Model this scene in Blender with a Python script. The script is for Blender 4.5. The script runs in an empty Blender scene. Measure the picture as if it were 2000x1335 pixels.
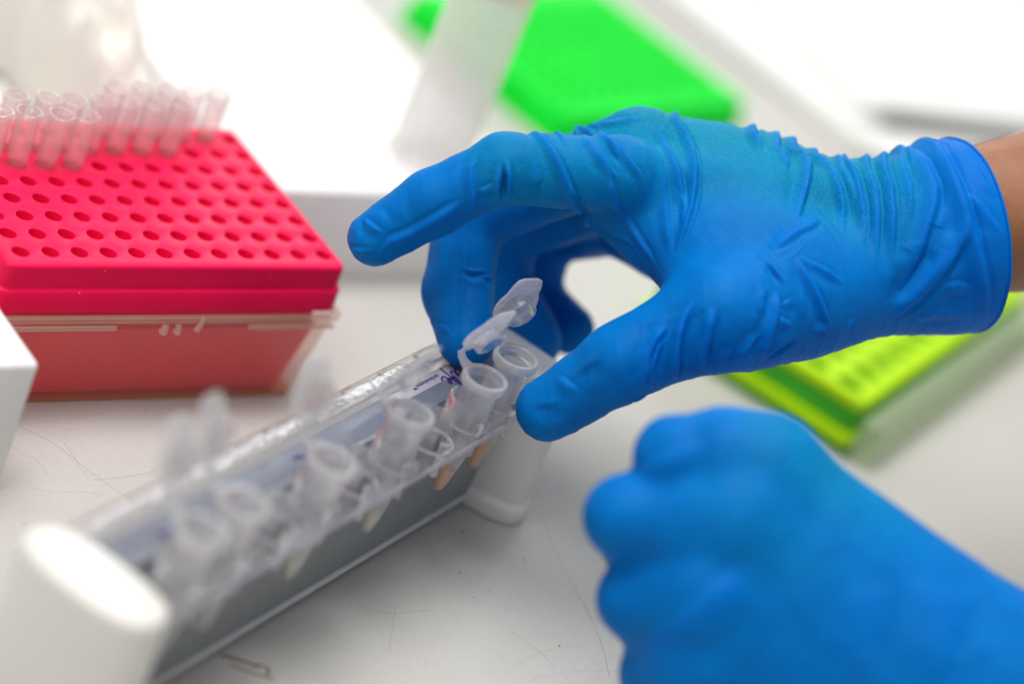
import bpy, bmesh, math, random
import numpy as np
from mathutils import Vector, Matrix
R = math.radians
S = 0.001                      # all builders below work in millimetres
sc = bpy.context.scene
C = sc.collection
random.seed(4)

# ------------------------------------------------------------------ camera
cam_d = bpy.data.cameras.new('camera')
cam = bpy.data.objects.new('camera', cam_d); C.objects.link(cam)
cam_d.sensor_width = 36.0; cam_d.lens = 92.92
cam_d.clip_start = 0.02; cam_d.clip_end = 20
cam.matrix_world = Matrix(((0.78615449, 0.01090722, -0.61793377, -0.33828),
                           (-0.50650384, 0.58429525, -0.63407643, -0.53610),
                           (0.35413976, 0.81146786, 0.46487088, 0.40835),
                           (0, 0, 0, 1)))
cam_d.dof.use_dof = True
cam_d.dof.focus_distance = 0.733
cam_d.dof.aperture_fstop = 3.6
sc.camera = cam

# ------------------------------------------------------------------ room light
wd = bpy.data.worlds.new('World'); sc.world = wd; wd.use_nodes = True
bg = wd.node_tree.nodes['Background']
bg.inputs[0].default_value = (0.98, 0.96, 0.93, 1); bg.inputs[1].default_value = 0.40

def area(name, loc, target, sx, sy, power, col):
    l = bpy.data.lights.new(name, 'AREA'); l.shape = 'RECTANGLE'; l.size = sx; l.size_y = sy
    l.energy = power; l.color = col
    o = bpy.data.objects.new(name, l); C.objects.link(o); o.location = loc
    d = Vector(target) - Vector(loc); o.rotation_euler = d.to_track_quat('-Z', 'Y').to_euler()
    return o
area('ceiling_lamp', (0.0, 0.35, 1.8), (0.1, 0.0, 0.0), 1.5, 0.6, 28, (1.0, 0.985, 0.96))
area('ceiling_lamp', (-0.75, -0.25, 1.8), (0.1, 0.0, 0.0), 0.6, 1.5, 12, (0.97, 0.985, 1.0))
for k in range(3):   # tall window panes on the far side of the room
    area('window_light', (1.05 + .46 * k, 2.45 - .40 * k, .95), (0.12, -0.03, 0.05), .42, 1.0, 4.5, (0.90, 0.96, 1.0))

vs = sc.view_settings
vs.view_transform = 'Standard'; vs.look = 'None'; vs.gamma = 1.0; vs.exposure = 0.0
cy = sc.cycles
cy.use_denoising = True
cy.max_bounces = 16; cy.transparent_max_bounces = 32; cy.transmission_bounces = 14
cy.glossy_bounces = 6; cy.diffuse_bounces = 4
cy.caustics_reflective = False; cy.caustics_refractive = True
cy.sample_clamp_indirect = 6.0; cy.blur_glossy = 0.6

# ------------------------------------------------------------------ materials
def nodes(name):
    m = bpy.data.materials.new(name); m.use_nodes = True
    nt = m.node_tree; nt.nodes.clear()
    out = nt.nodes.new('ShaderNodeOutputMaterial')
    return m, nt, out
def N(nt, typ, **kw):
    n = nt.nodes.new(typ)
    for k, v in kw.items(): setattr(n, k, v)
    return n
def setin(n, **kw):
    for k, v in kw.items():
        n.inputs[k.replace('_', ' ')].default_value = v
def rgba(c): return (c[0], c[1], c[2], 1)
def noise(nt, scale, detail=4, rough=.55, dist=0.0):
    tc = N(nt, 'ShaderNodeTexCoord'); n = N(nt, 'ShaderNodeTexNoise')
    n.inputs['Scale'].default_value = scale; n.inputs['Detail'].default_value = detail
    n.inputs['Roughness'].default_value = rough; n.inputs['Distortion'].default_value = dist
    nt.links.new(tc.outputs['Object'], n.inputs['Vector']); return n
def ramp(nt, src, stops):
    r = N(nt, 'ShaderNodeValToRGB'); e = r.color_ramp.elements
    while len(e) < len(stops): e.new(.5)
    for q, (p, c) in zip(e, stops): q.position = p; q.color = rgba(c)
    nt.links.new(src, r.inputs[0]); return r
def plastic(name, col, rough=.4, var=.06, scale=60, bump=.0, bscale=900, sub=0.0, spec=.5, dust=0.0):
    m, nt, out = nodes(name); p = N(nt, 'ShaderNodeBsdfPrincipled')
    n = noise(nt, scale, 5)
    lo = tuple(c * (1 - var) for c in col); hi = tuple(min(1, c * (1 + var)) for c in col)
    r = ramp(nt, n.outputs['Fac'], [(.3, lo), (.7, hi)])
    nt.links.new(r.outputs[0], p.inputs['Base Color'])
    p.inputs['Specular IOR Level'].default_value = spec
    nr = noise(nt, scale * 3.1, 6, .7, .4); rr = N(nt, 'ShaderNodeMapRange')
    rr.inputs[1].default_value = .3; rr.inputs[2].default_value = .7; rr.inputs[3].default_value = max(.03, rough - .09); rr.inputs[4].default_value = rough + .09
    nt.links.new(nr.outputs['Fac'], rr.inputs[0]); nt.links.new(rr.outputs[0], p.inputs['Roughness'])
    if dust:
        tc = N(nt, 'ShaderNodeTexCoord'); vo = N(nt, 'ShaderNodeTexVoronoi'); vo.inputs['Scale'].default_value = 190; nt.links.new(tc.outputs['Object'], vo.inputs['Vector'])
        q = N(nt, 'ShaderNodeMapRange'); q.inputs[1].default_value = .03; q.inputs[2].default_value = .09; q.inputs[3].default_value = dust; q.inputs[4].default_value = 0
        nt.links.new(vo.outputs['Distance'], q.inputs[0])
        nd = noise(nt, 47, 3); g = N(nt, 'ShaderNodeMapRange'); g.inputs[1].default_value = .54; g.inputs[2].default_value = .60; nt.links.new(nd.outputs['Fac'], g.inputs[0])
        mm = N(nt, 'ShaderNodeMath', operation='MULTIPLY'); nt.links.new(q.outputs[0], mm.inputs[0]); nt.links.new(g.outputs[0], mm.inputs[1])
        mxd = N(nt, 'ShaderNodeMixRGB'); mxd.inputs[2].default_value = (.85, .75, .75, 1)
        nt.links.new(mm.outputs[0], mxd.inputs[0]); nt.links.new(r.outputs[0], mxd.inputs[1]); nt.links.new(mxd.outputs[0], p.inputs['Base Color'])
    if sub: p.inputs['Subsurface Weight'].default_value = sub; p.inputs['Subsurface Radius'].default_value = (.004, .004, .004); p.inputs['Subsurface Scale'].default_value = 1
    if bump:
        b = N(nt, 'ShaderNodeBump'); b.inputs['Strength'].default_value = bump; b.inputs['Distance'].default_value = .0003
        n2 = noise(nt, bscale, 3); nt.links.new(n2.outputs['Fac'], b.inputs['Height']); nt.links.new(b.outputs[0], p.inputs['Normal'])
    nt.links.new(p.outputs[0], out.inputs[0]); return m
def clear(name, tint, milk, rough=.06, ior=1.45, milkcol=(.9, .9, .9), var=0.0, wave=0.0):
    """thin clear plastic wall: see-through, a little milky, glossy at grazing angles"""
    m, nt, out = nodes(name)
    tr = N(nt, 'ShaderNodeBsdfTransparent'); tr.inputs[0].default_value = rgba(tint)
    df = N(nt, 'ShaderNodeBsdfDiffuse'); df.inputs[0].default_value = rgba(milkcol)
    tl = N(nt, 'ShaderNodeBsdfTranslucent'); tl.inputs[0].default_value = rgba(milkcol)
    dm = N(nt, 'ShaderNodeMixShader'); dm.inputs[0].default_value = .5
    nt.links.new(df.outputs[0], dm.inputs[1]); nt.links.new(tl.outputs[0], dm.inputs[2])
    mk = N(nt, 'ShaderNodeMixShader'); mk.inputs[0].default_value = milk
    if var:
        n = noise(nt, 400, 4); mr = N(nt, 'ShaderNodeMapRange')
        mr.inputs[1].default_value = .3; mr.inputs[2].default_value = .7
        mr.inputs[3].default_value = milk * (1 - var); mr.inputs[4].default_value = milk * (1 + var)
        nt.links.new(n.outputs['Fac'], mr.inputs[0]); nt.links.new(mr.outputs[0], mk.inputs[0])
    nt.links.new(tr.outputs[0], mk.inputs[1]); nt.links.new(dm.outputs[0], mk.inputs[2])
    gl = N(nt, 'ShaderNodeBsdfGlossy'); gl.inputs['Roughness'].default_value = rough
    if wave:
        nw = noise(nt, 75, 2); bw = N(nt, 'ShaderNodeBump'); bw.inputs['Strength'].default_value = wave; bw.inputs['Distance'].default_value = .002
        nt.links.new(nw.outputs['Fac'], bw.inputs['Height']); nt.links.new(bw.outputs[0], gl.inputs['Normal'])
    lw = N(nt, 'ShaderNodeLayerWeight'); lw.inputs[0].default_value = .5
    pw = N(nt, 'ShaderNodeMath', operation='POWER'); pw.inputs[1].default_value = 3.2; nt.links.new(lw.outputs['Facing'], pw.inputs[0])
    fr = N(nt, 'ShaderNodeMath', operation='MULTIPLY_ADD'); fr.inputs[1].default_value = .55; fr.inputs[2].default_value = (ior - 1) ** 2 / (ior + 1) ** 2
    nt.links.new(pw.outputs[0], fr.inputs[0])
    mx = N(nt, 'ShaderNodeMixShader')
    nt.links.new(fr.outputs[0], mx.inputs[0]); nt.links.new(mk.outputs[0], mx.inputs[1]); nt.links.new(gl.outputs[0], mx.inputs[2])
    nt.links.new(mx.outputs[0], out.inputs[0]); return m
def glass(name, col, rough=.02, ior=1.46, milk=.0, thru=.35):
    """solid clear acrylic: refracts; part of the light passes straight so that it is not black in shade"""
    m, nt, out = nodes(name)
    g = N(nt, 'ShaderNodeBsdfPrincipled')
    setin(g, Base_Color=rgba(col), Roughness=rough, IOR=ior, Transmission_Weight=1.0)
    tr = N(nt, 'ShaderNodeBsdfTransparent'); tr.inputs[0].default_value = rgba(col)
    m1 = N(nt, 'ShaderNodeMixShader'); m1.inputs[0].default_value = thru
    nt.links.new(g.outputs[0], m1.inputs[1]); nt.links.new(tr.outputs[0], m1.inputs[2])
    d1 = N(nt, 'ShaderNodeBsdfDiffuse'); d1.inputs[0].default_value = (.92, .92, .94, 1)
    d2 = N(nt, 'ShaderNodeBsdfTranslucent'); d2.inputs[0].default_value = (.92, .92, .94, 1)
    df = N(nt, 'ShaderNodeMixShader'); df.inputs[0].default_value = .5; nt.links.new(d1.outputs[0], df.inputs[1]); nt.links.new(d2.outputs[0], df.inputs[2])
    m2 = N(nt, 'ShaderNodeMixShader'); m2.inputs[0].default_value = milk
    nt.links.new(m1.outputs[0], m2.inputs[1]); nt.links.new(df.outputs[0], m2.inputs[2])
    nt.links.new(m2.outputs[0], out.inputs[0]); return m

def bench_material():
    m, nt, out = nodes('bench_laminate'); p = N(nt, 'ShaderNodeBsdfPrincipled')
    L = nt.links.new
    tc = N(nt, 'ShaderNodeTexCoord')
    n1 = noise(nt, 9, 6, .6); r1 = ramp(nt, n1.outputs['Fac'], [(.3, (.535, .515, .48)), (.7, (.58, .565, .535))])
    n2 = noise(nt, 520, 4, .7); r2 = ramp(nt, n2.outputs['Fac'], [(.35, (.93, .93, .93)), (.65, (1, 1, 1))])
    mul = N(nt, 'ShaderNodeMixRGB', blend_type='MULTIPLY'); mul.inputs[0].default_value = 1
    L(r1.outputs[0], mul.inputs[1]); L(r2.outputs[0], mul.inputs[2])
    cur = mul.outputs[0]
    # scratches: thin wandering lines = narrow band of a stretched, distorted noise
    def scratch(rot, sx, sy, w, dark, thr, seed):
        nonlocal cur
        mp = N(nt, 'ShaderNodeMapping'); mp.inputs['Rotation'].default_value = (0, 0, R(rot)); mp.inputs['Scale'].default_value = (sx, sy, 1)
        mp.inputs['Location'].default_value = (seed, seed * 1.7, 0)
        L(tc.outputs['Object'], mp.inputs['Vector'])
        nz = N(nt, 'ShaderNodeTexNoise'); nz.inputs['Scale'].default_value = 1; nz.inputs['Detail'].default_value = 1.5
        nz.inputs['Distortion'].default_value = .3
        L(mp.outputs[0], nz.inputs['Vector'])
        a = N(nt, 'ShaderNodeMath', operation='SUBTRACT'); a.inputs[1].default_value = .5; L(nz.outputs['Fac'], a.inputs[0])
        b = N(nt, 'ShaderNodeMath', operation='ABSOLUTE'); L(a.outputs[0], b.inputs[0])
        c = N(nt, 'ShaderNodeMapRange'); c.inputs[1].default_value = 0; c.inputs[2].default_value = w; c.inputs[3].default_value = 1; c.inputs[4].default_value = 0
        L(b.outputs[0], c.inputs[0])
        nm = noise(nt, 26 + seed, 3, .6); g = N(nt, 'ShaderNodeMapRange'); g.inputs[1].default_value = thr; g.inputs[2].default_value = thr + .08
        L(nm.outputs['Fac'], g.inputs[0])
        d = N(nt, 'ShaderNodeMath', operation='MULTIPLY'); L(c.outputs[0], d.inputs[0]); L(g.outputs[0], d.inputs[1])
        e = N(nt, 'ShaderNodeMath', operation='MULTIPLY'); e.inputs[1].default_value = dark; L(d.outputs[0], e.inputs[0])
        mx = N(nt, 'ShaderNodeMixRGB'); mx.inputs[2].default_value = (.16, .13, .10, 1)
        L(e.outputs[0], mx.inputs[0]); L(cur, mx.inputs[1]); cur = mx.outputs[0]
    scratch(35, 3, 38, .0022, .10, .48, 1.3)
    scratch(-28, 3, 34, .0020, .10, .48, 4.1)
    scratch(-62, 4, 42, .0022, .08, .50, 7.7)
    # specks and stains
    v = N(nt, 'ShaderNodeTexVoronoi'); v.inputs['Scale'].default_value = 85; L(tc.outputs['Object'], v.inputs['Vector'])
    q = N(nt, 'ShaderNodeMapRange'); q.inputs[1].default_value = .035; q.inputs[2].default_value = .07; q.inputs[3].default_value = .55; q.inputs[4].default_value = 0
    L(v.outputs['Distance'], q.inputs[0])
    nm = noise(nt, 31, 2); g = N(nt, 'ShaderNodeMapRange'); g.inputs[1].default_value = .56; g.inputs[2].default_value = .6; L(nm.outputs['Fac'], g.inputs[0])
    d = N(nt, 'ShaderNodeMath', operation='MULTIPLY'); L(q.outputs[0], d.inputs[0]); L(g.outputs[0], d.inputs[1])
    mx = N(nt, 'ShaderNodeMixRGB'); mx.inputs[2].default_value = (.22, .16, .09, 1); L(d.outputs[0], mx.inputs[0]); L(cur, mx.inputs[1]); cur = mx.outputs[0]
    L(cur, p.inputs['Base Color'])
    p.inputs['Roughness'].default_value = .48; p.inputs['Specular IOR Level'].default_value = .35
    b = N(nt, 'ShaderNodeBump'); b.inputs['Strength'].default_value = .12; b.inputs['Distance'].default_value = .0002
    L(n2.outputs['Fac'], b.inputs['Height']); L(b.outputs[0], p.inputs['Normal'])
    L(p.outputs[0], out.inputs[0]); return m

def glove_material():
    m, nt, out = nodes('blue_nitrile'); p = N(nt, 'ShaderNodeBsdfPrincipled'); L = nt.links.new
    at = N(nt, 'ShaderNodeAttribute', attribute_name='fold'); tt = N(nt, 'ShaderNodeAttribute', attribute_name='tight')
    n = noise(nt, 90, 5, .6)
    loose = ramp(nt, n.outputs['Fac'], [(.3, (.0, .145, .49)), (.7, (.0, .18, .58))])
    tight = ramp(nt, n.outputs['Fac'], [(.3, (.0, .205, .33)), (.7, (.0, .245, .40))])
    mx = N(nt, 'ShaderNodeMixRGB'); L(tt.outputs['Fac'], mx.inputs[0]); L(loose.outputs[0], mx.inputs[1]); L(tight.outputs[0], mx.inputs[2])
    mf = N(nt, 'ShaderNodeMixRGB'); mf.inputs[2].default_value = (.0, .15, .62, 1)
    L(at.outputs['Fac'], mf.inputs[0]); L(mx.outputs[0], mf.inputs[1])
    BASE = mf
    setin(p, Roughness=.52, Specular_IOR_Level=.07)
    p.inputs['Subsurface Weight'].default_value = .12; p.inputs['Subsurface Radius'].default_value = (.0006, .0012, .003); p.inputs['Subsurface Scale'].default_value = 1
    tc = N(nt, 'ShaderNodeTexCoord')
    v = N(nt, 'ShaderNodeTexVoronoi', feature='DISTANCE_TO_EDGE'); v.inputs['Scale'].default_value = 820
    nd = noise(nt, 300, 3); mixv = N(nt, 'ShaderNodeMixRGB'); mixv.inputs[0].default_value = .0035
    L(tc.outputs['Object'], mixv.inputs[1]); L(nd.outputs['Color'], mixv.inputs[2]); L(mixv.outputs[0], v.inputs['Vector'])
    cl = N(nt, 'ShaderNodeMapRange'); cl.inputs[1].default_value = 0; cl.inputs[2].default_value = .16; L(v.outputs['Distance'], cl.inputs[0])
    inv = N(nt, 'ShaderNodeMath', operation='SUBTRACT'); inv.inputs[0].default_value = 1; L(cl.outputs[0], inv.inputs[1])
    ck = N(nt, 'ShaderNodeMath', operation='MULTIPLY'); L(inv.outputs[0], ck.inputs[0]); L(tt.outputs['Fac'], ck.inputs[1])
    ck2 = N(nt, 'ShaderNodeMath', operation='MULTIPLY'); L(ck.outputs[0], ck2.inputs[0]); ck2.inputs[1].default_value = .45
    mc = N(nt, 'ShaderNodeMixRGB'); mc.inputs[2].default_value = (.02, .33, .56, 1); L(ck2.outputs[0], mc.inputs[0]); L(BASE.outputs[0], mc.inputs[1])
    pn = noise(nt, 60, 8, .75, .6); pr = N(nt, 'ShaderNodeMapRange'); pr.inputs[1].default_value = .62; pr.inputs[2].default_value = .78; pr.inputs[4].default_value = .12; L(pn.outputs['Fac'], pr.inputs[0])
    mp = N(nt, 'ShaderNodeMixRGB'); mp.inputs[2].default_value = (.10, .36, .58, 1); L(pr.outputs[0], mp.inputs[0]); L(mc.outputs[0], mp.inputs[1])
    L(mp.outputs[0], p.inputs['Base Color'])
    tmul = N(nt, 'ShaderNodeMath', operation='MULTIPLY'); L(cl.outputs[0], tmul.inputs[0]); L(tt.outputs['Fac'], tmul.inputs[1])
    b1 = N(nt, 'ShaderNodeBump'); b1.inputs['Strength'].default_value = .6; b1.inputs['Distance'].default_value = .00012; L(tmul.outputs[0], b1.inputs['Height'])
    n3 = noise(nt, 1500, 3, .6); b2 = N(nt, 'ShaderNodeBump'); b2.inputs['Strength'].default_value = .22; b2.inputs['Distance'].default_value = .00012
    L(n3.outputs['Fac'], b2.inputs['Height']); L(b1.outputs[0], b2.inputs['Normal'])
    n4 = noise(nt, 130, 3, .5); b3 = N(nt, 'ShaderNodeBump'); b3.inputs['Strength'].default_value = .35; b3.inputs['Distance'].default_value = .0012
    L(n4.outputs['Fac'], b3.inputs['Height']); L(b2.outputs[0], b3.inputs['Normal'])
    L(b3.outputs[0], p.inputs['Normal'])
    L(p.outputs[0], out.inputs[0]); return m

def skin_material():
    m, nt, out = nodes('brown_skin'); p = N(nt, 'ShaderNodeBsdfPrincipled'); L = nt.links.new
    n = noise(nt, 120, 6, .65); r = ramp(nt, n.outputs['Fac'], [(.3, (.27, .105, .046)), (.7, (.36, .155, .078))])
    L(r.outputs[0], p.inputs['Base Color'])
    setin(p, Roughness=.5, Specular_IOR_Level=.4)
    p.inputs['Subsurface Weight'].default_value = .15; p.inputs['Subsurface Radius'].default_value = (.003, .0012, .0006); p.inputs['Subsurface Scale'].default_value = 1
    n2 = noise(nt, 900, 4, .6); b = N(nt, 'ShaderNodeBump'); b.inputs['Strength'].default_value = .3; b.inputs['Distance'].default_value = .0003
    L(n2.outputs['Fac'], b.inputs['Height']); L(b.outputs[0], p.inputs['Normal'])
    L(p.outputs[0], out.inputs[0]); return m

M = dict(
    bench=bench_material(), glove=glove_material(), skin=skin_material(),
    red=plastic('red_plastic', (.97, .006, .084), .42, .07, 40, .05, 1500, .0, .16, .3),
    red_in=plastic('red_insert', (.99, .05, .08), .5, .06, 40, 0, 900, 0, .2),
    box=clear('clear_box', (.97, .93, .90), .26, .14, 1.3, (.98, .42, .42), .2),
    box_edge=clear('clear_box_edge', (.97, .90, .85), .45, .15, 1.4, (.88, .72, .62)),
    orange=plastic('red_reflection', (.62, .22, .05), .4),
    tip=clear('clear_tip', (.995, .98, .98), .20, .08, 1.45, (1.0, .93, .93), .2),
    pp=glass('frosted_polypropylene', (.995, .996, .998), .07, 1.47, .17, .28),
    pp_thick=clear('frosted_polypropylene_rim', (.985, .988, .99), .40, .08, 1.5, (.98, .985, .99), .2),
    acrylic=clear('clear_acrylic', (.985, .985, .99), .05, .03, 1.5, (.93, .92, .95), .3, .35),
    acrylic_f=glass('scuffed_acrylic', (.99, .99, .995), .05, 1.45, .09, .40),
    edge=clear('bright_acrylic_edge', (.98, .97, .99), .42, .08, 1.5, (.90, .86, .95), .3),
    plug=glass('clear_plug', (.99, .99, .995), .03, 1.45, .06, .45),
    white=plastic('white_post', (.80, .775, .735), .38, .03, 30, .04, 1200),
    grey=plastic('grey_anodised', (.235, .255, .265), .42, .06, 300, .1, 2500),
    silver=plastic('silver_trim', (.60, .62, .63), .32, .05, 200),
    bluegrey=plastic('bluegrey_label', (.17, .18, .225), .35, .12, 160),
    paleblue=plastic('pale_label', (.43, .41, .47), .4, .06, 160),
    ink=plastic('purple_ink', (.045, .022, .20), .5),
    ink_blue=plastic('blue_ink', (.02, .035, .18), .5),
    ink_black=plastic('black_ink', (.03, .03, .045), .5),
    amber=plastic('amber_liquid', (.80, .31, .015), .12, .1, 500),
    pale=plastic('pale_liquid', (.72, .66, .50), .15, .08, 500),
    foam=plastic('white_foam', (.90, .89, .875), .8, .03, 260, .5, 420),
    tissue=plastic('cream_tissue', (.87, .84, .78), .85, .05, 70, .3, 600),
    paper=plastic('white_paper', (.90, .895, .885), .7, .015, 40),
    green=plastic('green_plastic', (.006, .78, .042), .55, .10, 90, 0, 900, 0, .12),
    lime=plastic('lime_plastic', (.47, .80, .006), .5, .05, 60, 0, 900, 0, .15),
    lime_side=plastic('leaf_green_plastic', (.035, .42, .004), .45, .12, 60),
    lime_clear=clear('pale_green_clear', (.92, .98, .86), .45, .15, 1.35, (.80, .92, .68), .1),
    vial=clear('clear_cylinder', (.995, .995, .995), .34, .12, 1.4, (1.0, .98, .97), .1),
    vial_lip=clear('pink_lip', (.97, .93, .93), .45, .15, 1.4, (.90, .74, .74), .1),
    scratch=clear('scratch_line', (.91, .895, .87), .06, .6, 1.05, (.4, .35, .3)), stain=clear('brown_stain', (.80, .72, .58), .10, .6, 1.05, (.4, .32, .2)),
    dark_line=plastic('dark_grey_line', (.11, .12, .125), .35),
    greysheet=plastic('pale_sheet', (.68, .68, .62), .7, .02, 40),
    greytray=plastic('warm_grey_tray', (.56, .53, .48), .5, .06, 30),
)

# ------------------------------------------------------------------ builders
def link(name, verts, faces, mat, parent=None, smooth=35, attrs=None):
    me = bpy.data.meshes.new(name)
    v = np.asarray(verts, dtype=np.float64) * S
    me.from_pydata(v.tolist(), [], faces if isinstance(faces, list) else faces.tolist())
    if smooth:
        me.polygons.foreach_set('use_smooth', [True] * len(me.polygons))
        if smooth < 180: me.set_sharp_from_angle(angle=R(smooth))
    if attrs:
        for k, a in attrs.items():
            at = me.attributes.new(k, 'FLOAT', 'POINT'); at.data.foreach_set('value', np.asarray(a, dtype=np.float32))
    me.materials.append(M[mat]); me.update()
    o = bpy.data.objects.new(name, me); C.objects.link(o)
    if parent: o.parent = parent
    return o
def tag(o, label=None, cat=None, group=None, kind=None):
    if label: o['label'] = label
    if cat: o['category'] = cat
    if group: o['group'] = group
    if kind: o['kind'] = kind
    return o
def thing(name, label, cat, loc=(0, 0, 0), rz=0, group=None):
    o = bpy.data.objects.new(name, None); C.objects.link(o)
    o.empty_display_size = .01
    o.location = [c * S for c in loc]; o.rotation_euler = (0, 0, R(rz))
    return tag(o, label, cat, group)
class MB:
    """collects shapes into one mesh"""
    def __init__(s): s.v = []; s.f = []
    def add(s, v, f):
        b = len(s.v); s.v += [tuple(p) for p in v]; s.f += [[i + b for i in q] for q in f]; return s
    def build(s, name, mat, parent=None, smooth=35): return link(name, s.v, s.f, mat, parent, smooth)
def rrect(x0, x1, y0, y1, r, seg=6):
    pts = []
    for cx, cy, a0 in ((x1 - r, y0 + r, -90), (x1 - r, y1 - r, 0), (x0 + r, y1 - r, 90), (x0 + r, y0 + r, 180)):
        for i in range(seg + 1):
            a = R(a0 + 90 * i / seg); pts.append((cx + r * math.cos(a), cy + r * math.sin(a)))
    return pts
def loft(loops, cap0=True, cap1=True):
    n = len(loops[0]); v = [p for l in loops for p in l]; f = []
    for k in range(len(loops) - 1):
        for i in range(n):
            j = (i + 1) % n; f.append([k * n + i, k * n + j, (k + 1) * n + j, (k + 1) * n + i])
    if cap0: f.append(list(range(n))[::-1])
    if cap1: f.append([(len(loops) - 1) * n + i for i in range(n)])
    return v, f
def rbox(x0, x1, y0, y1, z0, z1, r=1.0, e=.4, seg=4):
    """box with rounded upright edges and eased top and bottom"""
    def L(i, z): return [(x, y, z) for x, y in rrect(x0 + i, x1 - i, y0 + i, y1 - i, max(.05, r - i), seg)]
    return loft([L(e, z0), L(e * .3, z0 + e * .3), L(0, z0 + e), L(0, z1 - e), L(e * .3, z1 - e * .3), L(e, z1)])
def lathe(prof, n=32, cap0=False, cap1=False, c=(0, 0, 0), a0=0, a1=360):
    full = a1 - a0 >= 360; m = n if full else n + 1
    v = []; f = []
    for r, z in prof:
        for i in range(m):
            a = R(a0 + (a1 - a0) * i / n); v.append((c[0] + r * math.cos(a), c[1] + r * math.sin(a), c[2] + z))
    for k in range(len(prof) - 1):
        for i in range(n):
            j = (i + 1) % m if full else i + 1
            f.append([k * m + i, k * m + j, (k + 1) * m + j, (k + 1) * m + i])
    if cap0: f.append(list(range(m))[::-1])
    if cap1: f.append([(len(prof) - 1) * m + i for i in range(m)])
    return v, f
def prism_x(prof, x0, x1):
    """closed (y, z) outline swept along x"""
    n = len(prof)
    return loft([[(x0, y, z) for y, z in prof], [(x1, y, z) for y, z in prof]])
def sweep(path, r, n=10, closed=False, flat=None):
    P = [Vector(p) for p in path]; m = len(P); v = []; f = []; up = None
    for i, p in enumerate(P):
        if closed: t = P[(i + 1) % m] - P[i - 1]
        else: t = P[min(i + 1, m - 1)] - P[max(i - 1, 0)]
        t.normalize()
        if up is None: up = t.orthogonal().normalized()
        up = (up - t * up.dot(t)).normalized(); w = t.cross(up)
        rr = r[i] if isinstance(r, (list, tuple)) else r
        for k in range(n):
            a = 2 * math.pi * k / n
            v.append(p + up * math.cos(a) * rr + w * math.sin(a) * rr)
    for i in range(m if closed else m - 1):
        for k in range(n):
            j = (k + 1) % n; i2 = (i + 1) % m
            f.append([i * n + k, i * n + j, i2 * n + j, i2 * n + k])
    if not closed: f.append(list(range(n))[::-1]); f.append([(m - 1) * n + k for k in range(n)])
    return v, f
def ribbon(path, w, side, t):
    """flat strap along path, width w across the direction side, thickness t"""
    P = [Vector(p) for p in path]; sd = Vector(side).normalized(); loops = []
    for i, p in enumerate(P):
        d = (P[min(i + 1, len(P) - 1)] - P[max(i - 1, 0)]).normalized(); nn = sd.cross(d).normalized()
        ww = w[i] if isinstance(w, (list, tuple)) else w
        loops.append([p + sd * ww / 2 + nn * t / 2, p - sd * ww / 2 + nn * t / 2, p - sd * ww / 2 - nn * t / 2, p + sd * ww / 2 - nn * t / 2])
    return loft(loops)
def slab(outer, holes, wall, hole_wall, bottom=None, seg=20):
    """plate with real holes. outer(inset) -> loop; wall: [(inset, z)] from the top edge down; holes: (cx, cy, rx, ry);
    hole_wall: [(dr, z)] from the top down; bottom: z of an underside fill or None"""
    bm = bmesh.new()
    def ring(pts): return [bm.verts.new(p) for p in pts]
    def join(a, b):
        n = len(a)
        for i in range(n): bm.faces.new((a[i], a[(i + 1) % n], b[(i + 1) % n], b[i]))
    def edges(r): 
        out = []
        for i in range(len(r)):
            q = (r[i], r[(i + 1) % len(r)]); e = bm.edges.get(q) or bm.edges.new(q); out.append(e)
        return out
    orings = [ring([(x, y, z) for x, y in outer(i)]) for i, z in wall]
    for a, b in zip(orings[:-1], orings[1:]): join(b, a)
    hr = []
    for cx, cy, rx, ry in holes:
        rs = []
        for dr, z in hole_wall:
            rs.append(ring([(cx + (rx + dr) * math.cos(2 * math.pi * k / seg), cy + (ry + dr) * math.sin(2 * math.pi * k / seg), z) for k in range(seg)]))
        for a, b in zip(rs[:-1], rs[1:]): join(a, b)
        hr.append(rs)
    E = edges(orings[0])
    for rs in hr: E += edges(rs[0])
    bmesh.ops.triangle_fill(bm, use_beauty=True, use_dissolve=False, edges=E, normal=(0, 0, 1))
    if bottom is not None:
        E = edges(orings[-1])
        for rs in hr: E += edges(rs[-1])
        bmesh.ops.triangle_fill(bm, use_beauty=True, use_dissolve=False, edges=E, normal=(0, 0, -1))
    bmesh.ops.recalc_face_normals(bm, faces=bm.faces)
    bm.verts.index_update()
    v = [tuple(q.co) for q in bm.verts]; f = [[q.index for q in fc.verts] for fc in bm.faces]
    bm.free(); return v, f
def strokes(lines, z, w, org, ux, uy, name, mat, parent, h=.06):
    """ink strokes: thin raised ink lines; each line a list of (u, v) points"""
    mb = MB(); ux = Vector(ux); uy = Vector(uy); nz = ux.cross(uy).normalized(); o = Vector(org)
    for ln in lines:
        # smooth the polyline
        P = [Vector(p) for p in ln]
        for _ in range(2):
            Q = [P[0]]
            for a, b in zip(P[:-1], P[1:]): Q += [a * .75 + b * .25, a * .25 + b * .75]
            P = Q + [P[-1]]
        L = []
        for i, p in enumerate(P):
            d = (P[min(i + 1, len(P) - 1)] - P[max(i - 1, 0)]); d.normalize(); n2 = Vector((-d.y, d.x))
            a = p + n2 * w / 2; b = p - n2 * w / 2
            A = o + ux * a.x + uy * a.y + nz * z; B = o + ux * b.x + uy * b.y + nz * z
            L.append([A, B, B + nz * h, A + nz * h])
        mb.add(*loft(L))
    return mb.build(name, mat, parent, 30)

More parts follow.
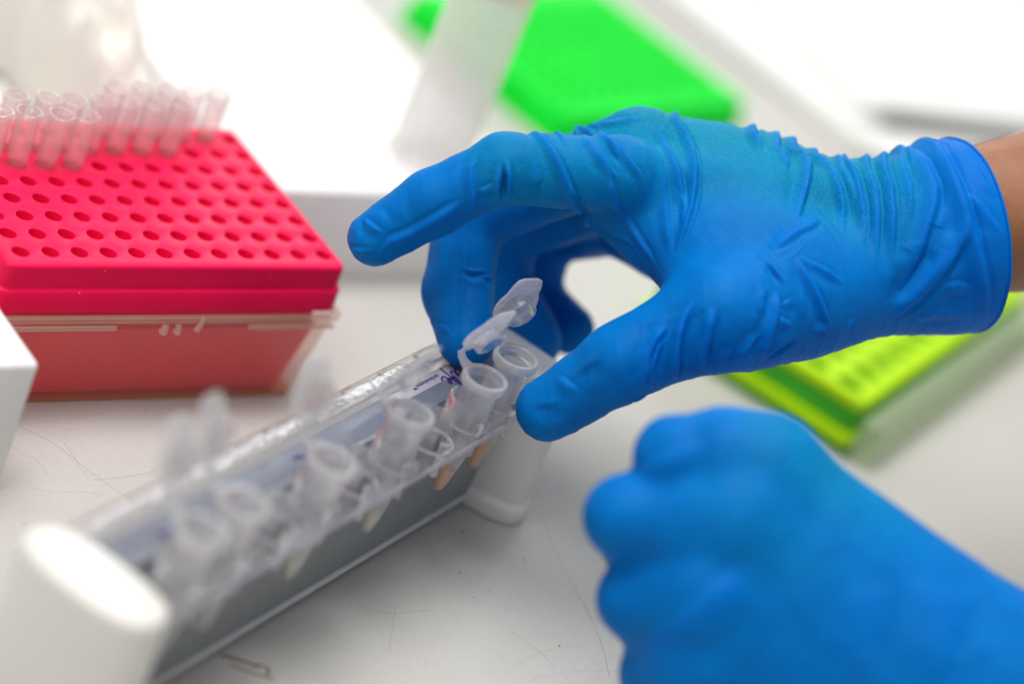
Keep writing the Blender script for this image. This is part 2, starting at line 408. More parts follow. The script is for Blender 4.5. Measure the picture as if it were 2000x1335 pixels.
# ------------------------------------------------------------------ bench
bt = MB(); bt.add(*rbox(-900, 1500, -900, 1500, -30, 0, 4, 1)); bench = tag(bt.build('bench_top', 'bench', None, 20), kind='structure')
for w, pts in [(0.16,[(6.2,-13.9),(10.3,-18.7),(14.3,-23.4),(17.2,-30.6),(20.1,-37.7),(23.2,-44.2),(27.2,-50.8)]),(0.12,[(17.7,-23.6),(17.7,-30.0),(17.6,-37.6)]),(0.12,[(-1.8,-42.4),(5.7,-44.8),(14.3,-44.8),(20.0,-47.5)]),(0.14,[(18.9,-40.4),(27.0,-40.0),(36.6,-38.6),(49.4,-34.8)]),(0.1,[(-0.9,-22.5),(3.1,-27.2),(6.0,-30.5),(6.6,-36.8)]),(0.14,[(158.7,-68.4),(152.8,-84.8),(149.2,-103.1),(144.3,-122.8),(137.2,-137.2)]),(0.12,[(116.2,-116.1),(119.7,-122.0),(122.0,-130.9)]),(0.12,[(144.6,-95.7),(149.2,-103.1),(146.8,-116.5)]),(0.1,[(73.8,-99.3),(81.1,-104.4),(95.3,-103.9)]),(0.1,[(281.3,53.2),(268.8,40.5),(258.7,32.8)]),(0.1,[(72.4,-119.2),(78.3,-110.5),(84.2,-102.6)])]:
    strokes([pts], .03, w, (0, 0, 0), (1, 0, 0), (0, 1, 0), 'scratch', 'scratch', bench, .015)
for w, pts in [(1.1,[(22.6,-113.5),(27.2,-116.1),(30.9,-119.4)]),(0.8,[(30.8,-118.2),(34.1,-120.2),(31.6,-122.7)]),(0.7,[(23.5,-117.2),(27.8,-121.0),(33.0,-124.4)])]:
    strokes([pts], .03, w, (0, 0, 0), (1, 0, 0), (0, 1, 0), 'stain', 'stain', bench, .015)
rng = random.Random(11)
for k in range(60):
    x, y = rng.uniform(-20, 230), rng.uniform(-170, -10)
    strokes([[(x, y), (x + rng.uniform(-.5, .5), y + rng.uniform(-.5, .5)), (x + rng.uniform(-1, 1), y + rng.uniform(-1, 1))]], .03, rng.uniform(.15, .5), (0, 0, 0), (1, 0, 0), (0, 1, 0), 'speck', 'stain', bench, .015)


# ------------------------------------------------------------------ red tip rack
rack = thing('tip_rack', 'red ninety-six-hole pipette tip rack in a clear tapered box', 'tip rack', (48.5, 31.5, 0))
OX, OY = -48.5, -31.5
def routline(x0, x1, y0, y1, r): return lambda i: rrect(x0 + i, x1 - i, y0 + i, y1 - i, max(.3, r - i), 5)
holes = [(9 * i + OX, 9 * j + OY, 2.5, 2.5) for i in range(12) for j in range(8)]
v, f = slab(routline(-7 + OX, 103.8 + OX, -6.8 + OY, 70 + OY, 3),
            holes, [(1.0, 48), (.55, 47.85), (.2, 47.5), (0, 46.9), (-.15, 40.6), (-.5, 40.3), (-1.0, 40.2), (-1.25, 39.9), (-1.45, 33.6), (-.8, 33.2), (1, 33.1)],
            [(.26, 48), (.08, 47.9), (0, 47.65), (-.1, 42), (-.3, 30)], None, 22)
link('tray', v, f, 'red', rack, 40)
# red insert walls inside the clear box, tapering to the floor
def taper(x0, x1, y0, y1, r, prof): return [[(x, y, z) for x, y in rrect(x0 + i + OX, x1 - i + OX, y0 + i + OY, y1 - i + OY, r, 5)] for i, z in prof]
mb = MB(); mb.add(*loft(taper(-7.6, 103.6, -7.6, 70.6, 3, [(4.8, 2.0), (1.7, 25.4), (1.5, 26.1), (1.9, 26.5), (2.7, 26.6), (2.9, 27.0), (2.9, 33.0)]), True, False))
mb.build('insert', 'red_in', rack, 40)
mb = MB(); mb.add(*loft(taper(-9.4, 107.8, -9.2, 72.2, 4.5, [(4.6, .4), (4.2, .9), (1.2, 29.6), (1.0, 30.2)]), True, False))
bx = mb.build('clear_box', 'box', rack, 40)
mb = MB()
L = taper(-9.4, 107.8, -9.2, 72.2, 4.5, [(1.0, 30.2), (-.2, 30.4), (-.3, 31.9), (.1, 32.3), (1.4, 32.3), (1.5, 30.4)]); mb.add(*loft(L, False, False))
mb.build('rim', 'box_edge', bx, 40)
mb = MB(); mb.add(*loft(taper(-9.4, 107.8, -9.2, 72.2, 4.5, [(5.0, 0), (4.5, .2), (4.45, .9), (4.9, 1.0)]))); mb.build('floor_reflection', 'orange', bx, 40)  # orange strip painted for the red insert's reflection along the floor
for x0, x1 in ((-8, 31.2), (74.7, 104.5)):
    mb = MB(); mb.add(*rbox(x0 + OX, x1 + OX, -10.2 + OY, -9.0 + OY, 28.4, 29.7, .4, .25)); mb.build('lip', 'box_edge', bx, 40)
for x, w, z0, z1, lean in ((46.0, 2.2, 28.2, 30.6, .3), (50.6, 2.0, 28.2, 30.6, -.2), (57.0, 1.5, 28.6, 33.4, 1.2)):
    p = [(x + OX, -10.4 + OY, z0), (x + lean * .4 + OX, -10.9 + OY, (z0 + z1) / 2), (x + lean + OX, -10.4 + OY, z1)]
    mb = MB(); mb.add(*sweep(p, [w * .62, w * .5, w * .42], 10)); mb.build('latch_nub', 'box_edge', bx, 60)

# clear pipette tips still standing in the rack
tip_prof = [(r * 1.12, z) for r, z in [(1.0, -20), (1.5, -12), (2.55, -.2), (2.62, .6), (2.95, 2.2), (3.0, 8.5), (3.08, 8.9), (3.12, 15.6), (3.55, 15.9), (3.6, 17.2), (3.3, 17.4), (2.85, 17.3), (2.75, 9), (2.5, 2), (2.1, 0)]]
tv, tf = lathe(tip_prof, 28)
cv, cf = lathe([(3.42, 8.6), (3.55, 8.8), (3.55, 9.1), (3.46, 9.3)], 28)
tip0 = None
ordn = ['first', 'second', 'third', 'fourth', 'fifth', 'sixth', 'seventh']
rows = ((5, range(1, 5), 'front'), (6, range(2, 9), 'middle'), (7, range(6, 11), 'back'))
for j, cols, rn in rows:
    for k, i in enumerate(cols):
        lab = 'clear pipette tip, %s from right in the %s row of tips' % (ordn[len(cols) - 1 - k], rn)
        t = thing('pipette_tip', lab, 'pipette tip', (9 * i, 9 * j, 48), random.uniform(0, 60), 'clear tips standing in the red rack')
        t.rotation_euler = (R(random.uniform(-2, 2)), R(random.uniform(-2, 2)) - R(2.0), t.rotation_euler[2])
        if tip0 is None:
            tip0 = [link('barrel', tv, tf, 'tip', t, 50), link('collar', cv, cf, 'tip', t, 50)]
        else:
            for q in tip0:
                c = q.copy(); c.parent = t; C.objects.link(c)

# ------------------------------------------------------------------ magnetic rack (local x along the bar, y away from the camera)
BA = 25.258
BX, BY = -3.7, -124.6
ca, sa = math.cos(R(BA)), math.sin(R(BA))
def barpt(x, y, z): return (BX + x * ca - y * sa, BY + x * sa + y * ca, z)
mag = thing('magnetic_rack', 'long grey magnetic separator bar with two white upright end posts', 'magnetic rack', barpt(60, 6, 0), BA)
QX, QY = -60.0, -6.0
def ell(cx, cy, a, b, z, p=2.6, n=48):
    out = []
    for k in range(n):
        t = 2 * math.pi * k / n; c, s_ = math.cos(t), math.sin(t)
        out.append((cx + QX + a * math.copysign(abs(c) ** (2 / p), c), cy + QY + b * math.copysign(abs(s_) ** (2 / p), s_), z))
    return out
for cx, a in ((-36.5, 10.2), (160.5, 8.0)):
    b = 20.5; L = []
    for da, z in ((.6, 0), (1.3, .5), (1.6, 1.4), (1.6, 4.6), (1.3, 5.6), (.6, 6.2), (.1, 6.6), (0, 8), (-.3, 47.6), (-.6, 48.9), (-1.3, 49.7), (-2.6, 50.0)):
        L.append(ell(cx, 6.0, a + da, b + da, z))
    mb = MB(); mb.add(*loft(L)); mb.build('end_post', 'white', mag, 40)
mb = MB(); mb.add(*rbox(-27 + QX, 153 + QX, 0 + QY, 16 + QY, 4.2, 45.6, .8, .5)); mb.build('magnet_bar', 'grey', mag, 40)
mb = MB(); mb.add(*rbox(-26.8 + QX, 152.8 + QX, -.9 + QY, 16.9 + QY, 2.6, 4.6, .6, .4)); mb.build('edge_trim', 'silver', mag, 40)
mb = MB(); mb.add(*rbox(-26 + QX, 152 + QX, 3.2 + QY, 13.2 + QY, 45.8, 49.2, .8, .3)); mb.build('label_ridge', 'bluegrey', mag, 40)
mb = MB(); mb.add(*rbox(97 + QX, 145 + QX, 9.0 + QY, 12.9 + QY, 49.24, 49.34, .05, .02)); mb.build('label_strip', 'paleblue', mag, 40)
# writing reads from the far side, so u runs towards -x and v towards the camera
WU, WV = (-1, 0, 0), (0, -1, 0)
life = [[(0, 4.6), (.5, 2.6), (.6, .4), (1.2, -.2), (1.9, .6)], [(1.9, .6), (2.5, 2.2), (2.5, .3), (3.1, -.1), (3.7, .8)], [(2.7, 3.3), (2.75, 3.5)],
        [(3.7, .8), (4.7, 4.2), (5.4, 4.8), (5.0, 2.6), (4.5, -1.4), (4.3, -2.2)], [(4.1, 1.8), (5.6, 1.9)],
        [(5.6, 1.4), (6.9, 1.9), (7.2, 2.7), (6.5, 2.9), (6.0, 1.6), (6.4, .2), (7.6, .5), (8.2, 1.2)]]
life = [[(a * 1.3, b * 1.25) for a, b in l] for l in life]
strokes(life, 0, .62, (132.5 + QX, 10.6 + QY, 49.40), WU, WV, 'printed_name', 'ink', mag)
strokes([[(0, 3), (-2.2, 2.6), (-3.0, .6), (-1.8, -1.2), (.6, -1.0)]], 0, 1.1, (49 + QX, 8.2 + QY, 49.28), WU, WV, 'ink_mark', 'ink_blue', mag)
strokes([[(0, 0), (3, .2), (6, .1)]], 0, 1.6, (-5 + QX, 7.5 + QY, 49.28), WU, WV, 'ink_mark', 'ink', mag)
def text_mesh(body, size, name, mat, parent, loc, rot):
    cu = bpy.data.curves.new(name, 'FONT'); cu.body = body; cu.size = size * S; cu.extrude = .04 * S
    cu.align_x = 'LEFT'; cu.align_y = 'CENTER'
    to = bpy.data.objects.new(name, cu); C.objects.link(to)
    bpy.context.view_layer.update()
    me = bpy.data.meshes.new_from_object(to.evaluated_get(bpy.context.evaluated_depsgraph_get()))
    C.objects.unlink(to); bpy.data.objects.remove(to)
    me.materials.clear(); me.materials.append(M[mat])
    o = bpy.data.objects.new(name, me); C.objects.link(o); o.parent = parent
    o.location = [c * S for c in loc]; o.rotation_euler = rot
    return o
text_mesh('technologies\u2122', 2.3, 'printed_word', 'ink', mag, (123.2 + QX, 11.4 + QY, 49.42), (0, 0, math.pi))

# ------------------------------------------------------------------ clear acrylic tube rack riding on the bar
tr = thing('tube_rack', 'clear acrylic microtube rack resting on the grey magnetic bar', 'tube rack', barpt(60, 6, 0), BA)
PITCH = 18.6
slots = [129.5 - PITCH * i for i in range(9)]
def lo(x0, x1, y0, y1, r): return lambda i: rrect(x0 + i, x1 - i, y0 + i, y1 - i, max(.2, r - i), 4)
hl = [(s + QX, -6 + QY, 5.75, 5.75) for s in slots]
v, f = slab(lo(-29 + QX, 143 + QX, -13 + QY, .6 + QY, 2.2), hl, [(.4, 49.2), (0, 48.8), (0, 47.0), (.4, 46.6)], [(.3, 49.2), (0, 48.9), (0, 46.6)], 46.6, 28)
link('deck', v, f, 'acrylic', tr, 40)
mb = MB(); mb.add(*rbox(-27 + QX, 141 + QX, -13.5 + QY, -13.04 + QY, 46.9, 48.9, .15, .1)); mb.build('deck_edge', 'edge', tr, 40)
# two clear ridges either side of the label
for y0, y1 in ((.9, 3.1), (13.4, 15.4)):
    mb = MB(); mb.add(*rbox(-28 + QX, 150 + QX, y0 + QY, y1 + QY, 46.2, 51.4, .7, .6)); mb.build('ridge', 'acrylic', tr, 40)
# rounded back shell
arc_o = [(15.4, 50.6), (18.2, 50.7), (20.6, 49.9), (22.8, 48.2), (24.6, 45.6), (25.7, 42.4), (26.2, 38.5), (26.3, 33)]
arc_i = [(y - 1.9 if k > 2 else y - .3, z - 1.6 if k < 5 else z) for k, (y, z) in enumerate(arc_o)]
prof = [(y + QY, z) for y, z in arc_o] + [(y + QY, z) for y, z in arc_i[::-1]]
mb = MB(); mb.add(*prism_x(prof, 150 + QX, -28 + QX)); mb.build('back_shell', 'acrylic', tr, 40)
for s in slots:
    # ring round each back opening and the socket under it
    ring = [(s + QX + 5.8 * math.cos(a), 18.9 + QY + 3.4 * math.sin(a), 50.2 - .12 * max(0, 3.4 * math.sin(a) + .9) ** 2) for a in [2 * math.pi * k / 28 for k in range(28)]]
    mb = MB(); mb.add(*sweep(ring, .55, 8, True)); mb.build('back_ring', 'acrylic_f', tr, 60)
    # front sleeve: an open clip that hugs the tube from behind, with a tongue each side
    mb = MB(); mb.add(*lathe([(6.0, 49.0), (6.1, 56.5), (6.4, 57.0), (6.9, 56.4), (6.9, 49.1)], 22, c=(s + QX, -6 + QY, 0), a0=-20, a1=215)); mb.build('sleeve', 'acrylic_f', tr, 60)
    for a in (-75, -118):
        mb = MB(); mb.add(*lathe([(6.0, 49.1), (6.2, 53.2), (6.8, 53.0), (6.9, 49.2)], 5, c=(s + QX, -6 + QY, 0), a0=a - 13, a1=a + 13)); mb.build('tongue', 'acrylic_f', tr, 60)
    mb = MB(); mb.add(*sweep([(s + QX, -10.6 + QY, 46.8), (s + QX, -10.6 + QY, 43.0), (s + QX, -10.7 + QY, 41.4), (s + QX, -10.7 + QY, 40.2)], [1.1, 1.0, 1.25, .5], 12)); mb.build('pin', 'edge', tr, 60)
    mb = MB(); mb.add(*sweep([(s + QX + 6.4 * math.cos(a), -6 + QY + 6.4 * math.sin(a), 49.5) for a in [2 * math.pi * k / 30 for k in range(30)]], .42, 8, True)); mb.build('slot_ring', 'edge', tr, 60)

# ------------------------------------------------------------------ microtubes
def tube_body():
    return lathe([(.1, 0), (1.0, .12), (1.65, .6), (2.0, 1.5), (2.5, 4.0), (4.55, 16.5), (4.95, 18.0), (5.1, 22), (5.2, 35.2), (5.5, 35.6), (6.35, 36.0), (6.6, 36.5), (6.6, 38.2), (6.3, 38.7),
                  (5.5, 38.8), (5.1, 38.4), (4.85, 37.6), (4.6, 36.6), (4.5, 34), (4.4, 22), (4.3, 18.4), (4.1, 16.8), (2.2, 4.2), (1.7, 1.9), (1.1, .8), (.1, .5)], 40)
def rim_body():
    return lathe([(5.62, 35.7), (6.4, 36.05), (6.66, 36.5), (6.66, 38.2), (6.3, 38.78), (5.5, 38.86), (5.05, 38.4)], 40)
def microtube(label, s, theta, twist=0, liquid=None, level=8.0, dz=0, lean=(0, 0), mark=None):
    x, y, z = barpt(s, -6, 26 + dz)
    t = thing('microtube', label, 'microtube', (x, y, z), BA + twist, 'open microtubes in the clear rack')
    t.rotation_euler = (R(lean[0]), R(lean[1]), R(BA + twist))
    v, f = tube_body(); body = link('tube_body', v, f, 'pp', t, 50)
    v, f = rim_body(); link('rim', v, f, 'pp_thick', body, 50)
    th = R(theta); hp = Vector((0, 10.0, 39.3)); d = Vector((0, -math.cos(th), math.sin(th))); n = Vector((0, math.sin(th), math.cos(th)))
    st0 = hp + d * 4.2
    mb = MB(); mb.add(*ribbon([(0, 6.2, 37.6), (0, 7.4, 37.7), (0, 8.8, 38.1), (0, 9.9, 38.7), hp + Vector((0, .7, .5)), hp + d * 1.6 + n * .4, hp + d * 2.8 + n * .2, st0 + n * .1], [4.8, 3.6, 2.6, 2.3, 2.3, 2.6, 3.6, 4.8], (1, 0, 0), .8)); mb.build('hinge', 'pp_thick', t, 60)
    # lid plate with thumb tab, in the plane spanned by x and d
    c = hp + d * 10.8
    pts = []
    for k in range(36):
        a = 2 * math.pi * k / 36
        pts.append((7.0 * math.cos(a), 7.0 * math.sin(a)))
    pts = [(px, py) for px, py in pts if py < 4.1 or abs(px) > 5.2]
    tabp = [(5.4, 4.6), (4.9, 7.4), (4.0, 9.7), (2.4, 10.4), (-2.4, 10.4), (-4.0, 9.7), (-4.9, 7.4), (-5.4, 4.6)]
    pts = [q for q in pts if not (q[1] > 4.0)]
    i0 = max(range(len(pts)), key=lambda i: (pts[i][0] > 0) * 10 + pts[i][1])
    right = [q for q in pts if q[0] > 0]; left = [q for q in pts if q[0] <= 0]
    right.sort(key=lambda q: q[1]); left.sort(key=lambda q: -q[1])
    outl = right + tabp + left
    X = Vector((1, 0, 0))
    def L(off, k): return [c + X * px * k + d * py * k + n * off for px, py in outl]
    mb = MB(); mb.add(*loft([L(-.45, .96), L(-.35, 1), L(.35, 1), L(.5, .97)])); lid = mb.build('lid', 'pp_thick', t, 30)
    v, f = lathe([(4.2, -.4), (4.75, -.5), (4.85, -2.4), (4.6, -3.7), (4.2, -3.9), (3.9, -3.6), (3.95, -.9), (.05, -.7)], 32)
    v = [c + X * p[0] + d * p[1] + n * p[2] for p in v]; link('lid_plug', v, f, 'plug', lid, 50)
    if mark:
        strokes(mark, 0, .72, c + n * .56 + d * 0, X, d, 'handwriting', 'ink_black', lid, .05)
    if liquid:
        pr = [(.1, .56), (1.05, .86), (1.64, 1.95), (2.12, 4.2)]
        pr += [(2.12 + (4.02 - 2.12) * (h_ - 4.2) / 12.6, h_) for h_ in (level * .75, level)]
        v, f = lathe(pr + [(.05, level - .1)], 28); link('liquid', v, f, liquid, t, 50)
    return t
sq = [[(-3.6, -2.6), (-2.9, 1.8), (-1.4, 2.6), (-.6, 1.4), (-1.8, .2), (-2.8, .1), (-.6, -2.6)], [(.6, 1.7), (1.6, 2.6), (2.8, 1.9), (2.4, .2), (.7, -2.2), (3.4, -2.2)]]
microtube('open microtube with amber liquid pinched by the glove, black handwriting on its lid', slots[0], 80, -24, 'amber', 9.5, .6, (0, -1), sq)
microtube('sharp open microtube with amber liquid, next to the pinched one, lid tilted forward', slots[1], 68, -11, 'amber', 8.0, 0, (1, 0))
microtube('open microtube with pale yellowish liquid, third from the gloved fingers', slots[3], 62, 5, 'pale', 6.0, .3, (-1, 1))
microtube('blurred open microtube fourth from the gloved fingers, beside the blue ink mark', slots[5], 104, -6, 'pale', 6.0, 0, (1, -1))
microtube('blurred open microtube second from the near white end post', slots[7], 110, 3, None, 0, .2, (-1, 0))
microtube('blurred open microtube closest to the near white end post', slots[8], 106, -3, None, 0, 0, (0, 1))

# ------------------------------------------------------------------ white foam block at the left edge
fb = MB(); fb.add(*rbox(-80, 0, 0, 28, 0, 42, 1.6, 1.4)); o = fb.build('foam_block', 'foam', None, 50)
# slightly dished top front edge
o.location = (-11.2 * S, -43.5 * S, 0); o.rotation_euler = (0, 0, R(1))
tag(o, 'small white foam block cut off by the left edge, beside the red rack', 'foam block')

# ------------------------------------------------------------------ white foam box behind the red rack
FX0, FX1, FY0, FY1, FH = 112, 226, 57, 330, 34
fbx = thing('foam_box', 'large white foam box behind the red rack with dished top', 'foam box', (175, 190, 0))
def fo(i): return rrect(FX0 - 175 + i, FX1 - 175 - i, FY0 - 190 + i, FY1 - 190 - i, max(.5, 5 - i), 5)
wells = [(-42, -88, 12, 8), (-38, -52, 15, 10), (-40, -10, 15, 12), (-36, 34, 16, 12)]
v, f = slab(fo, wells, [(1.6, FH), (.6, FH - .4), (0, FH - 1.4), (1.4, 0)], [(2.2, FH), (.8, FH - 1.0), (-2.2, FH - 7.0), (-6.5, FH - 8.5)], None, 28)
link('foam_body', v, f, 'foam', fbx, 50)
for cx, cy, a, b in wells:
    mb = MB(); mb.add(*lathe([(1, 0), (.05, -.2)], 28)); 
    mb.v = [(cx + p[0] * (a - 6.4), cy + p[1] * (b - 6.4), FH - 8.5 + p[2]) for p in mb.v]; mb.build('well_floor', 'foam', fbx, 60)

# crumpled cream tissue lying between the rack and the foam box
def crumple(name, cx, cy, rx, ry, h, seed, n=46):
    rng = random.Random(seed); ph = [(rng.uniform(0, 6.28), rng.uniform(-1, 1), rng.uniform(-1, 1), rng.uniform(.05, .16)) for _ in range(14)]
    v = []; f = []
    def hgt(x, y):
        s = 0
        for p, kx, ky, fr in ph: s += abs(math.sin(p + (kx * x + ky * y) * fr * 2.2))
        return s / len(ph)
    for i in range(n + 1):
        for j in range(n + 1):
            a, b = i / n * 2 - 1, j / n * 2 - 1; x, y = a * rx, b * ry
            w = 1 + .12 * math.sin(3 * b + seed) ; x *= w
            e = max(0, 1 - max(abs(a), abs(b)) ** 4)
            z = .5 + e * (h * .35 + h * hgt(x, y))
            v.append((x, y, z))
    for i in range(n):
        for j in range(n):
            k = i * (n + 1) + j; f.append([k, k + n + 1, k + n + 2, k + 1])
    o = link(name, v, f, 'tissue', None, 60)
    o.location = (cx * S, cy * S, 0); return o
o = crumple('tissue', 97, 176, 13, 68, 44, 3); o.rotation_euler = (0, 0, R(2))
tag(o, 'crumpled cream tissue lying between red rack and foam box', 'tissue')
# pale sheet and grey tray far left
mb = MB(); mb.add(*rbox(-40, 40, -30, 6, 0, 2.0, 1, .4)); o = mb.build('sheet', 'greysheet'); o.location = (40 * S, 166 * S, .3 * S)
tag(o, 'pale greenish sheet lying behind the pipette tips at far left', 'sheet')
gt = thing('tray', 'flat warm grey tray in the far left corner', 'tray', (60, 215, 0))
mb = MB(); mb.add(*rbox(-60, 26, -37, 14, 0, 3.0, 3, .8)); mb.build('tray_floor', 'greytray', gt)
mb = MB(); mb.add(*rbox(-60, 26, 14.2, 40, 0, 6.0, 2, .8)); mb.build('tray_ledge', 'greysheet', gt)

# ------------------------------------------------------------------ clear cylinder standing by the foam box
cyl = thing('plastic_cylinder', 'tall clear plastic cylinder with pinkish lip standing on the white foam box', 'cylinder', (191, 80, FH))
v, f = lathe([(14.6, 0), (15, .6), (15, 2.2), (13.6, 3.2), (13.6, 66), (12.8, 66), (12.8, 4.4), (.1, 4.2)], 40); body = link('cylinder_body', v, f, 'vial', cyl, 50)
v, f = lathe([(13.6, 66), (13.8, 69), (14.8, 71.5), (14.8, 73.0), (14.0, 73.2), (13.0, 71.2), (12.8, 66)], 40); link('lip', v, f, 'vial_lip', cyl, 50)

# ------------------------------------------------------------------ bright green rack in the far background
gr = thing('rack_tray', 'bright green ribbed rack tray lying flat in the far background', 'rack', (308, 148, 0), 11)
v, f = slab(lambda i: rrect(0 + i, 114 - i, 0 + i, 96 - i, max(.5, 3 - i), 4), [(8 + 9 * i, 10.5 + 9 * j, 2.3, 2.3) for i in range(12) for j in range(9)],
            [(1, 13), (.3, 12.7), (0, 12), (-.4, 5), (-1.6, 4.8), (-1.8, .4), (-1, 0)], [(.2, 13), (0, 12.8), (0, 9.0)], None, 12)
link('tray_top', v, f, 'green', gr, 40)
mb = MB(); mb.add(*rbox(4, 110, 4, 92, .5, 9.1, 2, .3)); mb.build('tray_core', 'green', gr)
for k in range(8):
    mb = MB(); mb.add(*rbox(6, 108, 14 + 9 * k, 15.6 + 9 * k, 13.05, 13.9, .4, .2)); mb.build('rib', 'green', gr)

# ------------------------------------------------------------------ lime green rack under the right wrist
lm = thing('microtube_rack', 'lime green slotted rack with leaf-green side on a clear base, under the wrist', 'rack', (301.5, -47.4, 0), 24.8)
sl = [(8 + 13.3 * i, 10 + 13.5 * j, 3.5, 5.2) for i in range(13) for j in range(6)]
v, f = slab(lambda i: rrect(0 + i, 175 - i, 0 + i, 86 - i, max(.4, 2.5 - i), 4), sl, [(.9, 22), (.3, 21.7), (0, 21), (0, 18.6), (1.5, 18.4), (1.6, 17.2)], [(.3, 22), (0, 21.6), (-.2, 14)], None, 16)
link('rack_top', v, f, 'lime', lm, 40)
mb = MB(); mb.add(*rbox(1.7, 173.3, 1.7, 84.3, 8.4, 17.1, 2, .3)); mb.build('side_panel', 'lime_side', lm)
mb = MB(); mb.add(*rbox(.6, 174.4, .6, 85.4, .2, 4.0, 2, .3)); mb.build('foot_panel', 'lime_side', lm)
mb = MB(); mb.add(*rbox(-1.0, 176, -1.0, 87, 4.1, 8.3, 2, .6)); mb.build('flange', 'lime', lm)
v, f = lathe([(1, 21.4), (1, 14), (.2, 13.8)], 16)
v = [(p[0] * 3.38, p[1] * 5.08, p[2]) for p in v]; ln0 = None
for cx, cy, a, b in sl:
    if ln0 is None: ln0 = ln = link('slot_shade', v, f, 'lime_side', lm, 60)  # liner added to colour the slots' shaded walls a darker green
    else: ln = ln0.copy(); C.objects.link(ln); ln.parent = lm
    ln.location = (cx * S, cy * S, 0)
cb = MB(); cb.add(*loft([[(x, y, z) for x, y in rrect(1.5 + i, 178 - i, -9 + i, -1.3 - i, 2, 4)] for i, z in ((1.2, .2), (.2, 1.2), (0, 15.5), (.6, 16.2))]))
cb.build('clear_base', 'lime_clear', lm)

# ------------------------------------------------------------------ white papers and drawn dark edge line far right
pp = thing('paper_stack', 'stack of white paper sheets on the bench at far right', 'paper', (477, 155, 0), 0)
for k in range(4):
    r = rrect(0 + k * .6, 300, 0 - k * 5, 250 - k * 4, .6, 2)
    a = [7.0, 9.5, 7.8, 8.4][k]
    rot = lambda p: (p[0] * math.cos(R(a)) - p[1] * math.sin(R(a)), p[0] * math.sin(R(a)) + p[1] * math.cos(R(a)))
    mb = MB(); mb.add(*loft([[(*rot(p), .2 + k * 1.6) for p in r], [(*rot(p), 1.6 + k * 1.6) for p in r]])); mb.build('sheet', 'paper', pp)
bk = thing('booklet', 'thick white booklet lying on top of the paper stack', 'booklet', (489, 171, 6.8), -5)
mb = MB(); mb.add(*rbox(0, 230, 0, 200, 0, 9, 1.2, .5)); cov = mb.build('booklet_block', 'paper', bk)
pn = thing('dark_line', 'thin dark grey rod drawn in for the dark underside edge of the white booklet', 'dark_line', (496, 166, 6.8), 0)  # rod with clip, added to draw the booklet's dark underside edge
a = Vector((0, 0, 2.0)); b = Vector((96, -9.0, 2.0))
mb = MB(); mb.add(*sweep([a, a.lerp(b, .02), a.lerp(b, .1), a.lerp(b, .9), a.lerp(b, .98), b], [1.0, 1.6, 2.0, 2.0, 1.6, .7], 16)); mb.build('barrel', 'dark_line', pn, 50)
mb = MB(); mb.add(*sweep([a + Vector((6, -.4, 2.3)), a + Vector((34, -2.3, 2.2))], .5, 8)); mb.build('clip', 'dark_line', pn, 50)

# ---- posed skeletons (x, y, z, radius in mm) and glove creases
RIGHT_HAND={'index':[(140.0,-56.9,114.4,11.0),(109.2,-46.9,108.7,9.6),(94.8,-41.1,93.3,9.0),(84.0,-36.8,78.3,7.8)],
 'middle':[(155.3,-43.3,114.8,11.6),(123.1,-25.7,78.7,10.1),(118.1,-39.3,62.1,10.1),(113.3,-55.7,57.0,8.1)],
 'ring':[(175.4,-37.1,104.6,11.5),(150.3,-13.0,65.4,9.9),(152.2,-18.6,49.6,9.9),(156.0,-36.5,43.0,8.9)],
 'little':[(193.2,-36.2,90.9,10.5),(171.5,-7.3,60.6,9.0),(168.6,-15.6,45.3,8.3),(173.6,-31.7,43.0,7.7)],
 'thumb':[(185.4,-102.2,108.7,13.0),(152.5,-102.7,98.7,14.2),(131.4,-96.7,79.0,10.3),(120.7,-88.9,57.1,9.0)],
 'palm':[[(211.5,-93.8,124.8,14.5),(146.1,-55.3,111.9,10.5)],[(215.9,-91.0,121.6,14.5),(160.1,-43.6,112.1,11.0)],[(221.0,-89.0,115.9,15.0),(177.9,-37.9,102.5,11.5)],[(220.9,-93.4,109.9,15.0),(193.8,-37.0,90.6,11.0)],[(187.4,-62.7,118.0,13.5),(163.0,-45.3,113.6,11.0)],[(208.5,-103.8,115.7,15.0),(182.2,-99.4,104.1,17.0)],[(209.9,-103.2,114.2,14.0),(166.2,-103.7,98.5,13.0)]],
 'pads':[[(160.7,-52.4,96.5,10.0),(184.2,-44.2,85.1,10.0)],[(159.6,-67.8,99.8,8.0),(146.0,-53.8,100.9,7.0)],[(176.5,-22.8,76.1,8.5),(185.0,-51.8,86.6,12.0)]],
 'web':[[(152.8,-67.7,103.9,9.0),(176.4,-92.2,110.5,15.0)],[(163.0,-81.5,107.3,12.0),(179.0,-77.8,112.0,13.0)],[(159.7,-89.2,98.8,11.0),(153.1,-63.4,103.6,9.0)]],
 'arm':[[(211.5,-95.8,122.1,17.0),(229.7,-100.8,126.6,22.0)],[(211.4,-99.8,116.5,16.5),(229.7,-103.2,123.3,22.0)],[(229.7,-101.6,125.4,24.0),(264.6,-105.1,134.7,28.0)]]}
